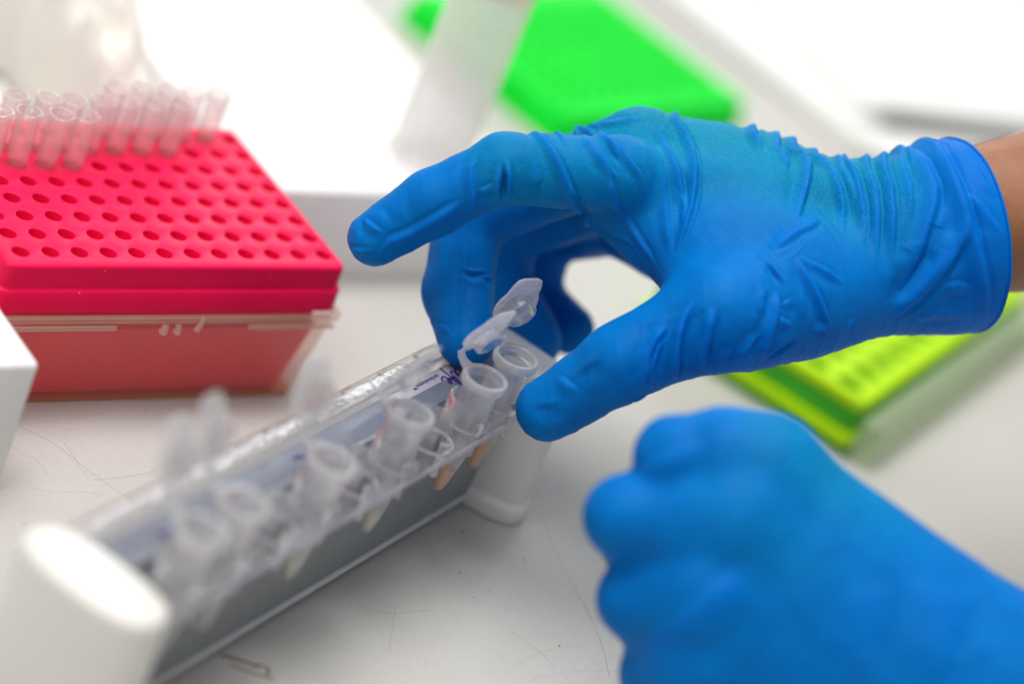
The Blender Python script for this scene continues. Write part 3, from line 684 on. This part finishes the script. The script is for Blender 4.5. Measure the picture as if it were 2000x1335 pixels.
LEFT_HAND={'f1':[(116.0,-169.9,102.8,10.5),(107.1,-163.0,100.2,10.5),(97.9,-157.9,95.0,9.8),(124.4,-147.5,69.2,9.0)],
 'f2':[(105.5,-176.9,89.9,12.0),(88.3,-160.4,78.9,10.2),(115.8,-151.4,52.4,9.0)],
 'f3':[(99.3,-184.2,71.9,11.5),(93.5,-170.9,60.7,9.8),(117.7,-162.9,39.2,9.0)],
 'f4':[(101.5,-190.8,54.9,11.0),(100.6,-182.1,44.0,9.3),(121.7,-175.8,27.0,9.0)],
 'palm':[[(173.8,-238.1,65.1,23.0),(117.9,-170.1,100.6,9.5)],[(173.8,-238.1,65.1,23.0),(110.4,-175.5,87.6,12.5)],[(172.8,-238.6,63.0,24.0),(104.7,-183.1,69.6,12.5)],[(172.5,-236.0,55.4,24.0),(106.3,-189.9,51.9,12.0)],[(186.8,-222.5,49.9,22.0),(141.5,-159.7,71.0,14.0)]],
 'arm':[[(177.2,-237.8,63.4,26.0),(200.3,-281.9,47.0,31.0)]]}
RIGHT_FOLDS=[
(0.80,1.1,[(99.1,-46.1,112.2),(97.4,-47.6,109.3),(96.9,-50.0,106.4),(97.9,-52.2,102.7),(101.0,-52.5,97.3)]),
(-1.59,0.9,[(102.9,-52.9,114.1),(103.4,-55.1,110.8),(104.4,-55.8,107.0),(106.3,-55.1,102.6)]),
(0.87,0.9,[(102.0,-51.7,114.2),(102.4,-54.4,110.3),(103.2,-55.2,106.5),(104.8,-54.6,102.3)]),
(0.72,1.0,[(103.3,-51.7,115.5),(104.0,-54.5,113.1),(104.8,-56.1,109.8),(106.8,-56.0,104.6)]),
(0.51,0.9,[(97.9,-51.9,104.0),(100.1,-53.1,105.7),(102.0,-54.3,108.6)]),
(-0.72,0.8,[(102.7,-54.9,106.8),(103.3,-54.5,103.1)]),
(0.58,1.1,[(110.3,-52.5,118.0),(111.2,-55.7,115.8),(112.1,-58.0,112.1),(131.4,-42.4,93.6)]),
(0.65,1.6,[(81.0,-43.9,77.9),(82.8,-44.9,83.0),(86.9,-47.1,87.6),(89.8,-49.3,92.7),(93.8,-50.5,97.6),(96.5,-51.6,101.4)]),
(-0.65,1.0,[(78.6,-35.0,83.8),(77.7,-37.6,82.9),(76.8,-39.4,79.7)]),
(0.58,1.0,[(78.6,-35.2,84.0),(79.4,-40.8,84.2),(81.4,-43.5,84.3)]),
(0.58,0.9,[(77.8,-34.4,74.2),(77.1,-40.0,76.5),(80.1,-43.5,79.6)]),
(0.43,2.2,[(85.7,-39.9,96.5),(84.4,-40.7,93.9),(83.7,-42.7,91.2),(84.7,-45.3,89.0)]),
(0.36,2.0,[(80.6,-34.3,86.0),(80.7,-40.2,87.3),(82.8,-44.5,85.8)]),
(0.98,1.1,[(120.4,-40.4,107.7),(119.7,-40.0,111.9),(118.5,-41.4,115.9),(117.1,-44.3,118.7),(115.7,-51.2,120.0),(116.6,-55.7,118.6),(118.3,-59.3,115.8),(121.6,-61.8,111.4),(127.8,-61.1,105.4),(141.2,-53.3,95.6),(168.3,-32.5,77.4)]),
(0.63,1.1,[(141.1,-34.1,113.9),(127.4,-55.3,122.7),(128.6,-60.0,121.4),(131.0,-63.2,119.6),(134.5,-66.2,117.3)]),
(0.57,1.1,[(128.5,-60.3,121.1),(130.0,-63.3,118.8),(132.0,-65.6,114.7),(134.8,-66.2,110.7),(141.4,-68.3,105.1),(145.2,-77.6,100.2),(146.3,-82.2,97.3)]),
(0.86,1.1,[(119.5,-57.7,118.5),(120.3,-54.0,120.8),(121.5,-49.7,121.3),(123.1,-45.8,119.9),(143.6,-31.2,113.2),(142.4,-37.5,116.7),(133.1,-54.4,124.1),(134.7,-59.1,124.1),(136.6,-63.5,122.6),(139.3,-66.3,120.2),(141.4,-68.0,116.5),(142.7,-69.2,111.5)]),
(-0.63,1.0,[(132.5,-53.3,123.8),(132.1,-59.2,123.2),(133.9,-63.5,121.2)]),
(0.63,1.1,[(150.5,-46.1,125.4),(153.0,-49.6,125.5),(154.3,-54.2,124.4),(151.9,-61.6,124.2),(151.7,-67.0,122.3),(151.8,-70.9,119.1),(150.8,-75.3,115.8),(148.7,-79.3,112.2)]),
(0.34,1.0,[(155.7,-48.7,126.4),(156.9,-54.9,125.0)]),
(1.03,1.1,[(173.0,-36.4,119.0),(169.9,-39.3,123.4),(166.1,-43.2,126.4),(162.0,-47.9,127.0),(161.6,-53.6,126.6),(159.2,-61.2,126.0),(156.2,-68.0,124.4),(154.6,-72.7,120.3),(151.8,-77.4,116.3),(149.0,-81.0,112.0),(146.9,-83.5,106.9),(145.8,-84.8,103.8)]),
(0.46,1.1,[(147.6,-62.0,123.4),(147.8,-67.4,119.3),(147.7,-71.8,114.3),(146.6,-77.8,109.3),(146.0,-83.5,104.2)]),
(0.40,0.9,[(153.3,-72.5,119.3),(151.5,-75.1,116.5),(148.9,-79.6,112.3)]),
(0.40,1.0,[(143.9,-31.3,113.4),(146.0,-38.3,120.5),(149.5,-44.2,125.1),(153.8,-45.6,126.6)]),
(0.34,0.9,[(143.9,-36.1,117.5),(146.1,-40.9,121.7),(149.7,-45.5,125.1)]),
(-0.57,1.2,[(138.3,-54.1,99.6),(142.0,-59.4,96.4),(142.7,-69.3,99.1),(146.0,-73.9,95.9)]),
(1.00,1.3,[(192.0,-48.2,122.2),(188.4,-51.6,127.7),(184.0,-56.2,131.0),(179.4,-61.6,131.8),(178.2,-65.8,131.7),(176.2,-70.5,131.1)]),
(0.70,1.2,[(196.2,-54.2,126.4),(191.9,-58.3,131.0),(187.1,-63.4,133.1),(182.4,-69.0,132.8),(182.8,-71.5,132.8),(180.6,-76.1,132.1),(177.1,-80.8,130.2)]),
(1.00,1.4,[(199.8,-57.4,126.0),(195.6,-61.1,130.6),(191.0,-66.0,133.0),(186.4,-71.4,133.4),(188.6,-73.8,133.6),(187.0,-78.1,133.7),(183.3,-83.3,131.9),(179.9,-87.7,128.5),(175.7,-92.5,126.2),(171.2,-96.8,124.5)]),
(0.75,1.2,[(204.4,-62.3,125.6),(200.3,-65.8,129.8),(196.2,-70.3,132.7),(191.9,-75.4,134.1),(192.2,-79.0,134.8),(190.9,-84.5,134.8),(189.7,-90.1,133.0),(188.9,-94.9,129.9),(185.1,-101.9,126.4),(183.1,-104.4,125.4)]),
(0.50,1.0,[(209.1,-66.3,126.1),(205.3,-70.2,130.6),(201.0,-74.6,134.0),(196.2,-79.4,135.7),(193.3,-86.0,135.8),(192.0,-91.8,134.2),(190.7,-97.7,130.9)]),
(0.75,1.2,[(211.1,-66.8,125.7),(207.4,-70.7,130.5),(203.2,-75.0,134.2),(198.3,-79.7,136.2),(196.5,-85.0,137.1),(194.1,-91.5,135.8),(192.7,-97.1,133.2),(190.8,-103.2,129.2),(187.8,-109.0,125.0)]),
(0.70,1.2,[(216.5,-70.1,126.4),(213.1,-73.8,132.3),(208.4,-78.2,136.5),(202.8,-83.2,138.5),(196.8,-95.5,137.1),(194.5,-102.0,133.3),(192.2,-108.0,128.1),(189.9,-114.3,122.0)]),
(0.85,1.2,[(220.4,-73.0,130.3),(216.1,-77.0,136.5),(210.3,-82.3,140.1),(204.0,-88.4,140.8),(199.7,-98.1,138.9),(197.2,-105.3,134.4),(195.2,-111.4,128.1),(194.5,-116.0,122.1)]),
(0.50,1.2,[(225.5,-73.1,129.9),(221.2,-76.8,137.4),(215.2,-82.5,142.1),(208.6,-89.4,143.3),(203.7,-100.3,141.6),(201.4,-106.6,137.6),(199.6,-111.3,132.7)]),
(0.80,1.7,[(222.2,-73.1,130.4),(219.1,-77.7,138.2),(215.3,-84.7,143.8),(211.5,-93.8,146.2),(209.6,-99.4,145.7),(208.2,-105.4,143.9),(206.2,-109.3,140.7),(203.0,-113.5,134.2),(201.3,-116.5,128.2),(198.6,-118.7,120.4),(194.6,-119.2,115.0)]),
(-0.25,1.2,[(196.1,-112.1,128.3),(200.1,-116.3,127.2)]),
(1.10,2.4,[(212.6,-116.0,141.9),(211.3,-119.2,137.1),(209.2,-121.0,131.4),(206.2,-121.3,124.6),(202.8,-120.9,117.3),(199.0,-120.2,111.0),(196.7,-119.8,108.4)]),
(-0.80,2.4,[(205.9,-118.2,131.7),(203.1,-118.8,126.4),(199.1,-119.4,118.6),(196.2,-119.6,114.1)]),
(1.10,1.9,[(230.6,-73.0,127.0),(227.6,-75.6,136.0),(223.9,-81.0,143.4),(219.9,-89.2,148.2),(214.4,-99.9,148.6),(212.9,-107.6,146.6),(212.6,-114.4,143.1),(213.4,-119.8,138.6),(215.6,-124.6,132.7),(220.0,-127.9,124.6),(231.7,-126.0,111.3)]),
(0.50,1.4,[(212.9,-109.8,145.8),(215.2,-113.7,145.5),(218.4,-120.1,142.4),(221.2,-123.3,140.0)]),
(0.45,1.3,[(219.8,-104.9,150.8),(219.6,-111.1,149.1),(221.6,-116.5,147.0)]),
(0.60,1.5,[(208.1,-122.9,121.6),(212.1,-124.6,124.0),(217.1,-126.9,123.9)]),
(0.50,1.6,[(205.0,-120.6,109.5),(211.7,-123.7,114.6),(219.6,-126.3,115.2)]),
(-0.60,2.0,[(209.2,-123.4,119.1),(215.1,-125.8,119.6),(218.8,-127.3,120.7)]),
(0.55,1.5,[(181.6,-95.7,126.7),(175.7,-98.2,125.5),(169.8,-99.2,123.5),(165.5,-100.1,120.9),(161.5,-100.7,118.2)]),
(-0.40,1.0,[(173.0,-100.4,124.4),(167.6,-103.6,121.1),(164.3,-104.1,119.2),(160.7,-104.4,117.2)]),
(0.35,0.9,[(181.0,-90.0,127.8),(182.0,-95.2,126.8),(183.5,-100.0,126.4),(183.3,-104.9,125.3)]),
(0.40,1.0,[(158.6,-96.3,116.9),(159.7,-101.2,117.2),(160.1,-104.6,116.9),(160.9,-110.4,114.7)]),
(-0.83,0.9,[(159.1,-102.8,116.7),(159.6,-107.0,115.9),(160.9,-110.8,114.4)]),
(0.68,0.9,[(160.3,-104.3,117.0),(161.3,-108.9,115.7),(162.2,-111.4,114.4)]),
(0.75,1.0,[(167.3,-105.2,120.4),(168.5,-111.0,117.6),(171.2,-115.6,113.9),(173.4,-118.0,110.6),(176.2,-119.5,106.7)]),
(0.60,1.0,[(167.6,-105.3,120.5),(171.6,-109.2,120.1),(175.7,-112.3,119.3),(180.3,-115.6,117.4)]),
(0.60,1.4,[(155.7,-110.0,113.4),(154.2,-114.2,109.9),(154.7,-116.6,106.7)]),
(1.20,1.4,[(159.6,-111.6,113.4),(158.0,-116.1,108.2),(157.0,-117.7,104.8),(156.6,-118.7,99.4),(155.8,-118.2,95.3)]),
(0.38,1.0,[(159.6,-115.0,110.1),(162.6,-114.5,111.6),(164.0,-114.2,112.6)]),
(0.45,1.0,[(158.8,-116.5,107.8),(161.8,-117.5,106.5),(164.2,-118.0,106.1)]),
(-0.38,1.0,[(162.1,-117.4,106.8),(160.9,-118.4,103.7),(159.8,-118.9,99.5)]),
(0.68,1.1,[(159.1,-118.4,103.0),(158.2,-118.8,99.5),(157.1,-118.4,95.7)]),
(-0.90,1.0,[(168.6,-119.0,103.0),(165.6,-118.9,99.8),(162.3,-118.6,96.2),(159.8,-117.9,93.8)]),
(0.90,1.2,[(154.9,-117.8,103.8),(152.0,-118.2,100.7),(150.7,-118.0,97.1),(150.8,-116.8,92.4)]),
(0.60,1.0,[(176.5,-119.6,106.0),(170.3,-119.1,104.5)]),
(0.60,1.0,[(184.6,-119.7,109.5),(182.8,-119.9,105.4)]),
(0.52,1.2,[(166.4,-112.6,115.2),(166.8,-116.1,111.2),(167.2,-118.2,106.6)]),
(1.20,1.4,[(141.3,-109.7,106.8),(140.7,-112.0,102.4),(141.0,-113.6,97.1),(141.9,-113.7,92.2),(143.0,-112.7,87.6)]),
(-0.75,1.0,[(141.2,-113.3,100.3),(142.1,-114.3,94.5),(143.2,-113.6,89.8)]),
(1.05,1.3,[(138.6,-104.3,105.6),(136.4,-106.6,100.1),(135.6,-109.3,93.7),(136.8,-110.7,87.0),(139.4,-109.7,81.6)]),
(0.60,1.0,[(148.0,-117.5,98.3),(146.4,-116.4,94.9),(147.5,-115.2,90.5)]),
(0.91,1.2,[(133.7,-104.4,96.9),(130.9,-105.0,91.9),(129.5,-106.3,87.9),(129.7,-108.0,83.2),(130.3,-108.2,77.7)]),
(0.84,1.2,[(136.5,-106.1,100.9),(135.5,-108.1,96.0),(135.4,-109.8,90.8),(138.3,-110.5,83.8)]),
(0.77,1.1,[(132.8,-105.2,94.8),(131.3,-107.2,89.0),(131.1,-108.4,84.3),(133.7,-108.5,77.8)]),
(0.49,1.4,[(116.6,-90.3,69.9),(117.1,-95.5,70.5),(119.3,-99.4,70.6)]),
(-0.56,1.8,[(117.9,-96.3,72.0),(119.5,-98.4,77.7),(120.9,-100.2,82.2)]),
(-0.49,1.8,[(112.1,-90.9,58.8),(115.4,-95.8,62.4),(116.7,-96.8,66.4)]),
(-0.56,1.8,[(118.0,-96.7,53.4),(119.2,-98.5,58.6),(120.6,-99.7,61.3)]),
(0.70,1.2,[(130.3,-106.6,73.0),(133.1,-107.0,73.9),(133.9,-108.1,76.6)]),
(0.33,0.7,[(116.1,-37.0,78.6),(114.7,-41.5,73.3),(112.0,-47.5,68.3),(108.8,-55.3,64.0)]),
(-0.83,0.9,[(112.4,-42.0,71.3),(116.4,-44.5,71.7),(122.5,-43.9,71.8)]),
(-0.83,0.9,[(117.9,-45.5,71.3),(123.6,-45.0,69.8)]),
(0.60,1.0,[(109.1,-42.5,55.0),(105.9,-54.3,60.1),(106.0,-58.4,59.3)]),
(0.33,0.7,[(150.5,-39.0,49.8),(152.6,-43.7,47.2)])]
LEFT_FOLDS=[
(0.35,2.8,[(82.8,-159.0,88.2),(87.6,-160.1,92.8),(91.0,-164.3,99.9),(97.1,-165.5,106.0)]),
(0.40,3.4,[(89.8,-182.1,45.3),(88.5,-185.8,55.4),(87.7,-189.0,64.8),(88.5,-191.8,72.1),(91.3,-193.1,77.7),(95.5,-192.8,82.7),(99.8,-192.5,87.7),(103.6,-192.9,92.6)]),
(0.30,4.5,[(127.4,-211.9,96.6),(124.1,-215.2,91.7),(121.5,-217.9,86.2),(120.3,-220.8,81.1),(119.6,-223.3,75.7)]),
(0.30,4.5,[(146.0,-219.4,99.6),(140.5,-223.6,96.5),(136.5,-227.0,92.4),(133.8,-230.2,87.8),(131.8,-233.0,82.7)])]
CUFF_POINT=(233.6,-101.1,124.8)
CUFF_AXIS=(0.9278,-0.1986,0.3158)
RIGHT_ARM=[(233.6,-99.8,128.7,20.5),(251.9,-101.7,133.3,22.3),(282.4,-103.5,141.2,25.0),(327.2,-109.1,154.5,29.0)]

# ------------------------------------------------------------------ gloved hands: one continuous surface grown round a posed skeleton
def rcone(p, a, b):
    ra, rb = a[3], b[3]; a = np.array(a[:3], np.float32); b = np.array(b[:3], np.float32)
    ba = b - a; l2 = float(ba @ ba); rr = ra - rb; a2 = l2 - rr * rr; il2 = 1. / l2
    pa = p - a; y = pa @ ba; z = y - l2
    x2 = ((pa * l2 - y[:, None] * ba) ** 2).sum(1); y2 = y * y * l2; z2 = z * z * l2
    k = np.sign(rr) * rr * rr * x2
    d = (np.sqrt(x2 * a2 * il2) + y * rr) * il2 - ra
    d = np.where(np.sign(y) * a2 * y2 < k, np.sqrt(x2 + y2) * il2 - ra, d)
    return np.where(np.sign(z) * a2 * z2 > k, np.sqrt(x2 + z2) * il2 - rb, d)
def smin(a, b, k):
    h = np.maximum(k - np.abs(a - b), 0) / k
    return np.minimum(a, b) - h * h * k * .25
def chain(p, J, k):
    d = None
    for a, b in zip(J[:-1], J[1:]):
        c = rcone(p, a, b); d = c if d is None else smin(d, c, k)
    return d
def right_field(p):
    H = RIGHT_HAND; palm = None
    for a, b in H['palm']:
        c = rcone(p, a, b); palm = c if palm is None else smin(palm, c, 9)
    for a, b in H['arm']: palm = smin(palm, rcone(p, a, b), 12)
    for a, b in H['pads'] + H['web']: palm = smin(palm, rcone(p, a, b), 8)
    d = smin(palm, chain(p, H['thumb'], 5), 10); fg = None
    for f in ('index', 'middle', 'ring', 'little'):
        c = chain(p, H[f], 2.5); fg = c if fg is None else smin(fg, c, 1.2)
    return smin(d, fg, 5)
def left_field(p):
    H = LEFT_HAND; palm = None
    for a, b in H['palm']:
        c = rcone(p, a, b); palm = c if palm is None else smin(palm, c, 22)
    for a, b in H['arm']: palm = smin(palm, rcone(p, a, b), 14)
    fg = None
    for f in ('f1', 'f2', 'f3', 'f4'):
        c = chain(p, H[f], 3); fg = c if fg is None else smin(fg, c, 3.5)
    return smin(palm, fg, 10)
def chunked(f, P, n=300000): return np.concatenate([f(P[i:i + n]) for i in range(0, len(P), n)])
def gradient(f, v, e):
    v = v.astype(np.float32); G = np.zeros_like(v)
    for i in range(3):
        o = np.zeros(3, np.float32); o[i] = e
        G[:, i] = (chunked(f, v + o) - chunked(f, v - o)) / (2 * e)
    return G
def bounds(D, pad=6):
    A = []
    def rec(x):
        if isinstance(x, tuple): A.append(x)
        else:
            for q in x: rec(q)
    for q in D.values(): rec(q)
    A = np.array(A); return (A[:, :3] - A[:, 3:]).min(0) - pad, (A[:, :3] + A[:, 3:]).max(0) + pad
def surface(f, lo, hi, h):
    lo = np.asarray(lo, np.float32); hi = np.asarray(hi, np.float32); m = 4; H = h * m
    nc = np.ceil((hi - lo) / H).astype(int) + 1
    ax = [lo[i] + H * (np.arange(nc[i]) + .5) for i in range(3)]
    P = np.stack(np.meshgrid(*ax, indexing='ij'), -1).reshape(-1, 3).astype(np.float32)
    dc = chunked(f, P).reshape(nc)
    V = np.repeat(np.repeat(np.repeat(dc, m, 0), m, 1), m, 2).astype(np.float32)
    idx = np.argwhere(np.abs(dc) < H * 1.6) * m
    off = np.stack(np.meshgrid(*[np.arange(m)] * 3, indexing='ij'), -1).reshape(-1, 3)
    I = (idx[:, None, :] + off[None]).reshape(-1, 3)
    V[I[:, 0], I[:, 1], I[:, 2]] = chunked(f, (lo + h * (I + .5)).astype(np.float32))
    Nn = np.array(V.shape); Sg = V < 0
    cnt = np.zeros(Nn - 1, np.int8)
    for o in np.ndindex(2, 2, 2): cnt += Sg[o[0]:Nn[0] - 1 + o[0], o[1]:Nn[1] - 1 + o[1], o[2]:Nn[2] - 1 + o[2]]
    cell = np.argwhere((cnt > 0) & (cnt < 8))
    vid = np.full(Nn - 1, -1, np.int32); vid[cell[:, 0], cell[:, 1], cell[:, 2]] = np.arange(len(cell))
    acc = np.zeros((len(cell), 3), np.float32); num = np.zeros(len(cell), np.float32)
    cor = list(np.ndindex(2, 2, 2)); val = {c: V[cell[:, 0] + c[0], cell[:, 1] + c[1], cell[:, 2] + c[2]] for c in cor}
    for a in cor:
        for x in range(3):
            if a[x] == 0:
                b = list(a); b[x] = 1; b = tuple(b); va, vb = val[a], val[b]; s = (va < 0) != (vb < 0)
                t = np.where(s, va / (va - vb + 1e-12), 0)
                q = np.array(a, np.float32)[None] + t[:, None] * (np.array(b) - np.array(a))[None]
                acc[s] += q[s]; num[s] += 1
    verts = lo + h * (cell + acc / num[:, None] + .5)
    Q = []
    for x in range(3):
        o1, o2 = (x + 1) % 3, (x + 2) % 3
        sl = [slice(None)] * 3; s2 = [slice(None)] * 3; sl[x] = slice(0, Nn[x] - 1); s2[x] = slice(1, Nn[x])
        s0 = Sg[tuple(sl)]; e = np.argwhere(s0 != Sg[tuple(s2)])
        e = e[(e[:, o1] > 0) & (e[:, o2] > 0) & (e[:, o1] < Nn[o1] - 1) & (e[:, o2] < Nn[o2] - 1)]
        d1 = np.zeros(3, int); d1[o1] = 1; d2 = np.zeros(3, int); d2[o2] = 1
        g = lambda q: vid[q[:, 0], q[:, 1], q[:, 2]]
        q = np.stack([g(e - d1 - d2), g(e - d2), g(e), g(e - d1)], 1)
        fl = ~s0[e[:, 0], e[:, 1], e[:, 2]]; q[fl] = q[fl][:, ::-1]; Q.append(q)
    Q = np.concatenate(Q); Q = Q[(Q >= 0).all(1)]
    for _ in range(2):
        d0 = chunked(f, verts.astype(np.float32)); G = gradient(f, verts, .15)
        verts = verts - d0[:, None] * G / np.maximum((G * G).sum(1)[:, None], .2)
    G = gradient(f, verts, .4); G /= np.maximum(np.linalg.norm(G, axis=1)[:, None], 1e-6)
    return verts.astype(np.float64), Q, G.astype(np.float64)
def add_folds(v, n, folds):
    """glove folds: each a raised (or sunk) crease along a line on the surface"""
    disp = np.zeros(len(v)); fold = np.zeros(len(v))
    for amp, w, pts in folds:
        P = np.array(pts); lo = P.min(0) - 5 * w; hi = P.max(0) + 5 * w
        idx = np.where(((v > lo) & (v < hi)).all(1))[0]
        if not len(idx): continue
        p = v[idx]; best = np.full(len(idx), 1e9); tt = np.zeros(len(idx)); side = np.zeros(len(idx))
        seg = np.linalg.norm(np.diff(P, axis=0), axis=1); cum = np.r_[0, np.cumsum(seg)]; tot = cum[-1]
        for k in range(len(P) - 1):
            a, b = P[k], P[k + 1]; ab = b - a
            t = np.clip(((p - a) @ ab) / max(ab @ ab, 1e-9), 0, 1); q = p - (a + t[:, None] * ab)
            dd = np.linalg.norm(q, axis=1); m = dd < best
            best[m] = dd[m]; tt[m] = ((cum[k] + t * seg[k]) / tot)[m]
            cr = np.einsum('ij,ij->i', np.cross(np.broadcast_to(ab, q.shape), q), n[idx]); side[m] = np.sign(cr)[m]
        x = np.clip(np.minimum(tt, 1 - tt) / (.24 if tot > 18 else .4), 0, 1); tap = x * x * (3 - 2 * x)
        amp *= min(1.3, .75 + tot / 45); ws = w * np.where(side > 0, .55, 1.35) * (.65 + .35 * tap)
        core = np.exp(-(best / ws) ** 2); flank = np.exp(-((best - 2.0 * ws) / (.9 * ws)) ** 2)
        disp[idx] += amp * tap * (core - .45 * flank)
        if amp > 0: fold[idx] = np.maximum(fold[idx], core * tap * min(.75, amp / 1.2))
    return disp, fold
def segdist(v, a, b):
    a = np.array(a[:3]); b = np.array(b[:3]); t = np.clip(((v - a) @ (b - a)) / ((b - a) @ (b - a)), 0, 1)
    return np.linalg.norm(v - (a + t[:, None] * (b - a)), axis=1)
def ripple(v, seed, freqs):
    rng = np.random.RandomState(seed); s = np.zeros(len(v))
    for fr, amp, k in freqs:
        for _ in range(k):
            d = rng.normal(size=3); d /= np.linalg.norm(d); s += amp * np.sin(v @ d * fr + rng.uniform(0, 6.28) + 1.2 * np.sin(v @ rng.normal(size=3) * fr * .35))
    return s

def lownoise(v, rng, fr, k=6):
    s = np.zeros(len(v))
    for _ in range(k):
        d = rng.normal(size=3); d /= np.linalg.norm(d); s += np.sin(v @ d * fr * rng.uniform(.6, 1.5) + rng.uniform(0, 6.28))
    return s / math.sqrt(k)
def creases(v, seed, specs):
    """thin irregular wrinkles running across the direction given, in patches"""
    rng = np.random.RandomState(seed); out = np.zeros(len(v))
    for d, wl, amp, ctr, rad in specs:
        d = np.array(d, float); d /= np.linalg.norm(d)
        ph = v @ d * (math.pi / wl) + 2.2 * lownoise(v, rng, .05) + .7 * lownoise(v, rng, .16)
        cr = np.exp(-(np.sin(ph) / .30) ** 2) - .25
        m = np.clip(lownoise(v, rng, .10) * 1.1 + .15, 0, 1)
        if rad: m = m * np.clip(1.6 - np.linalg.norm(v - np.array(ctr), axis=1) / rad, 0, 1)
        out += amp * cr * m
    return out
def build_glove(field, D, folds, h, parent, tight_lines, cut=None, seed=1, cr=()):
    lo, hi = bounds(D); v, q, g = surface(field, lo, hi, h)
    disp, fold = add_folds(v, g, folds)
    disp += ripple(v, seed, [(.22, .07, 5), (.55, .035, 5)])
    disp += creases(v, seed + 3, cr)
    tight = np.zeros(len(v))
    for a, b, rad in tight_lines: tight = np.maximum(tight, np.clip(1.35 - segdist(v, a, b) / rad, 0, 1))
    tight = tight * tight * (3 - 2 * tight)
    v = v + g * disp[:, None]
    if cut:
        cp, cn = np.array(cut[0]), np.array(cut[1])
        sd = (v - cp) @ cn
        # flare and waviness towards the open end of the cuff
        keep = (sd[q] <= 0).all(1); q = q[keep]
        used = np.unique(q); mp = np.full(len(v), -1); mp[used] = np.arange(len(used))
        v = v[used]; q = mp[q]; fold = fold[used]; tight = tight[used]; sd = sd[used]
        # snap the ragged border onto the cut plane
        e = np.concatenate([q[:, [0, 1]], q[:, [1, 2]], q[:, [2, 3]], q[:, [3, 0]]]); es = np.sort(e, 1)
        u, inv, ct = np.unique(es, axis=0, return_inverse=True, return_counts=True)
        bd = e[ct[inv.ravel()] == 1]; bv = np.unique(bd); bv = bv[sd[bv] > -3]
        v[bv] -= sd[bv][:, None] * cn[None]
        fold = np.maximum(fold, np.clip(1 + sd / 22, 0, .6))
        border = v[bv]
    o = link('glove', v, q, 'glove', parent, 180, {'fold': fold, 'tight': tight})
    if cut:
        c = border.mean(0); ax = np.cross(cn, [0, 0, 1]); ax /= np.linalg.norm(ax); ay = np.cross(cn, ax)
        ang = np.arctan2((border - c) @ ay, (border - c) @ ax); rad = np.linalg.norm(border - c, axis=1)
        path = []
        for k in range(96):
            a = -math.pi + 2 * math.pi * k / 96; d = np.abs((ang - a + math.pi) % (2 * math.pi) - math.pi); w = np.exp(-(d / .06) ** 2); r = (w * rad).sum() / max(w.sum(), 1e-9)
            path.append(c + (ax * math.cos(a) + ay * math.sin(a)) * r)
        bv_, bf_ = sweep(path, .5, 8, True)
        bead = link('cuff_bead', bv_, bf_, 'glove', o, 180, {'fold': np.full(len(bv_), .7), 'tight': np.zeros(len(bv_))})
    return o

rh = thing('person', 'right hand in blue nitrile glove pinching an open microtube, bare brown forearm behind', 'gloved hand', (RIGHT_ARM[1][0], RIGHT_ARM[1][1], 0))
build_glove(right_field, RIGHT_HAND, RIGHT_FOLDS, .46, rh,
            [(RIGHT_HAND['palm'][1][1], (205, -84, 122), 28), (RIGHT_HAND['index'][0], RIGHT_HAND['index'][1], 11.5)], (CUFF_POINT, CUFF_AXIS), 5,
            [((.93, -.2, .32), 5.0, .30, (215, -98, 118), 26), ((.75, .25, .6), 3.6, .26, (165, -104, 96), 20), ((.9, .3, -.3), 4.2, .22, (180, -104, 104), 22),
             ((.93, -.3, .2), 5.5, .15, None, 0), ((.8, -.5, .3), 7.0, .14, None, 0)])
# forearm: one tapered limb running out of the picture
def limb(J, rings=40, n=40):
    P = [Vector(j[:3]) for j in J]; cum = [0]
    for a, b in zip(P[:-1], P[1:]): cum.append(cum[-1] + (b - a).length)
    loops = []; ax = Vector((0, 0, 1))
    for k in range(rings + 1):
        s = cum[-1] * k / rings; i = max(0, min(len(P) - 2, sum(1 for c in cum[1:-1] if s > c))); t = (s - cum[i]) / (cum[i + 1] - cum[i])
        p = P[i].lerp(P[i + 1], t); r = J[i][3] * (1 - t) + J[i + 1][3] * t
        d = (P[min(i + 1, len(P) - 1)] - P[i]).normalized(); up = (ax - d * ax.dot(d)).normalized(); w = d.cross(up)
        loops.append([tuple(p + up * math.cos(a) * r * 1.0 + w * math.sin(a) * r * (1.08 + .03 * math.sin(2 * a))) for a in [2 * math.pi * q / n for q in range(n)]])
    return loft(loops)
v, f = limb(RIGHT_ARM); link('forearm', v, f, 'skin', rh, 60)

for ch in rh.children: ch.location = -rh.location

lh = thing('person', 'out of focus left hand in blue nitrile glove, curled fist in the foreground', 'gloved hand', (LEFT_HAND['palm'][0][0][0], LEFT_HAND['palm'][0][0][1], 0))
build_glove(left_field, LEFT_HAND, LEFT_FOLDS, 1.0, lh, [(LEFT_HAND['palm'][1][1], LEFT_HAND['palm'][1][0], 17), (LEFT_HAND['palm'][0][1], LEFT_HAND['palm'][0][0], 16)], None, 9)
for ch in lh.children: ch.location = -lh.location
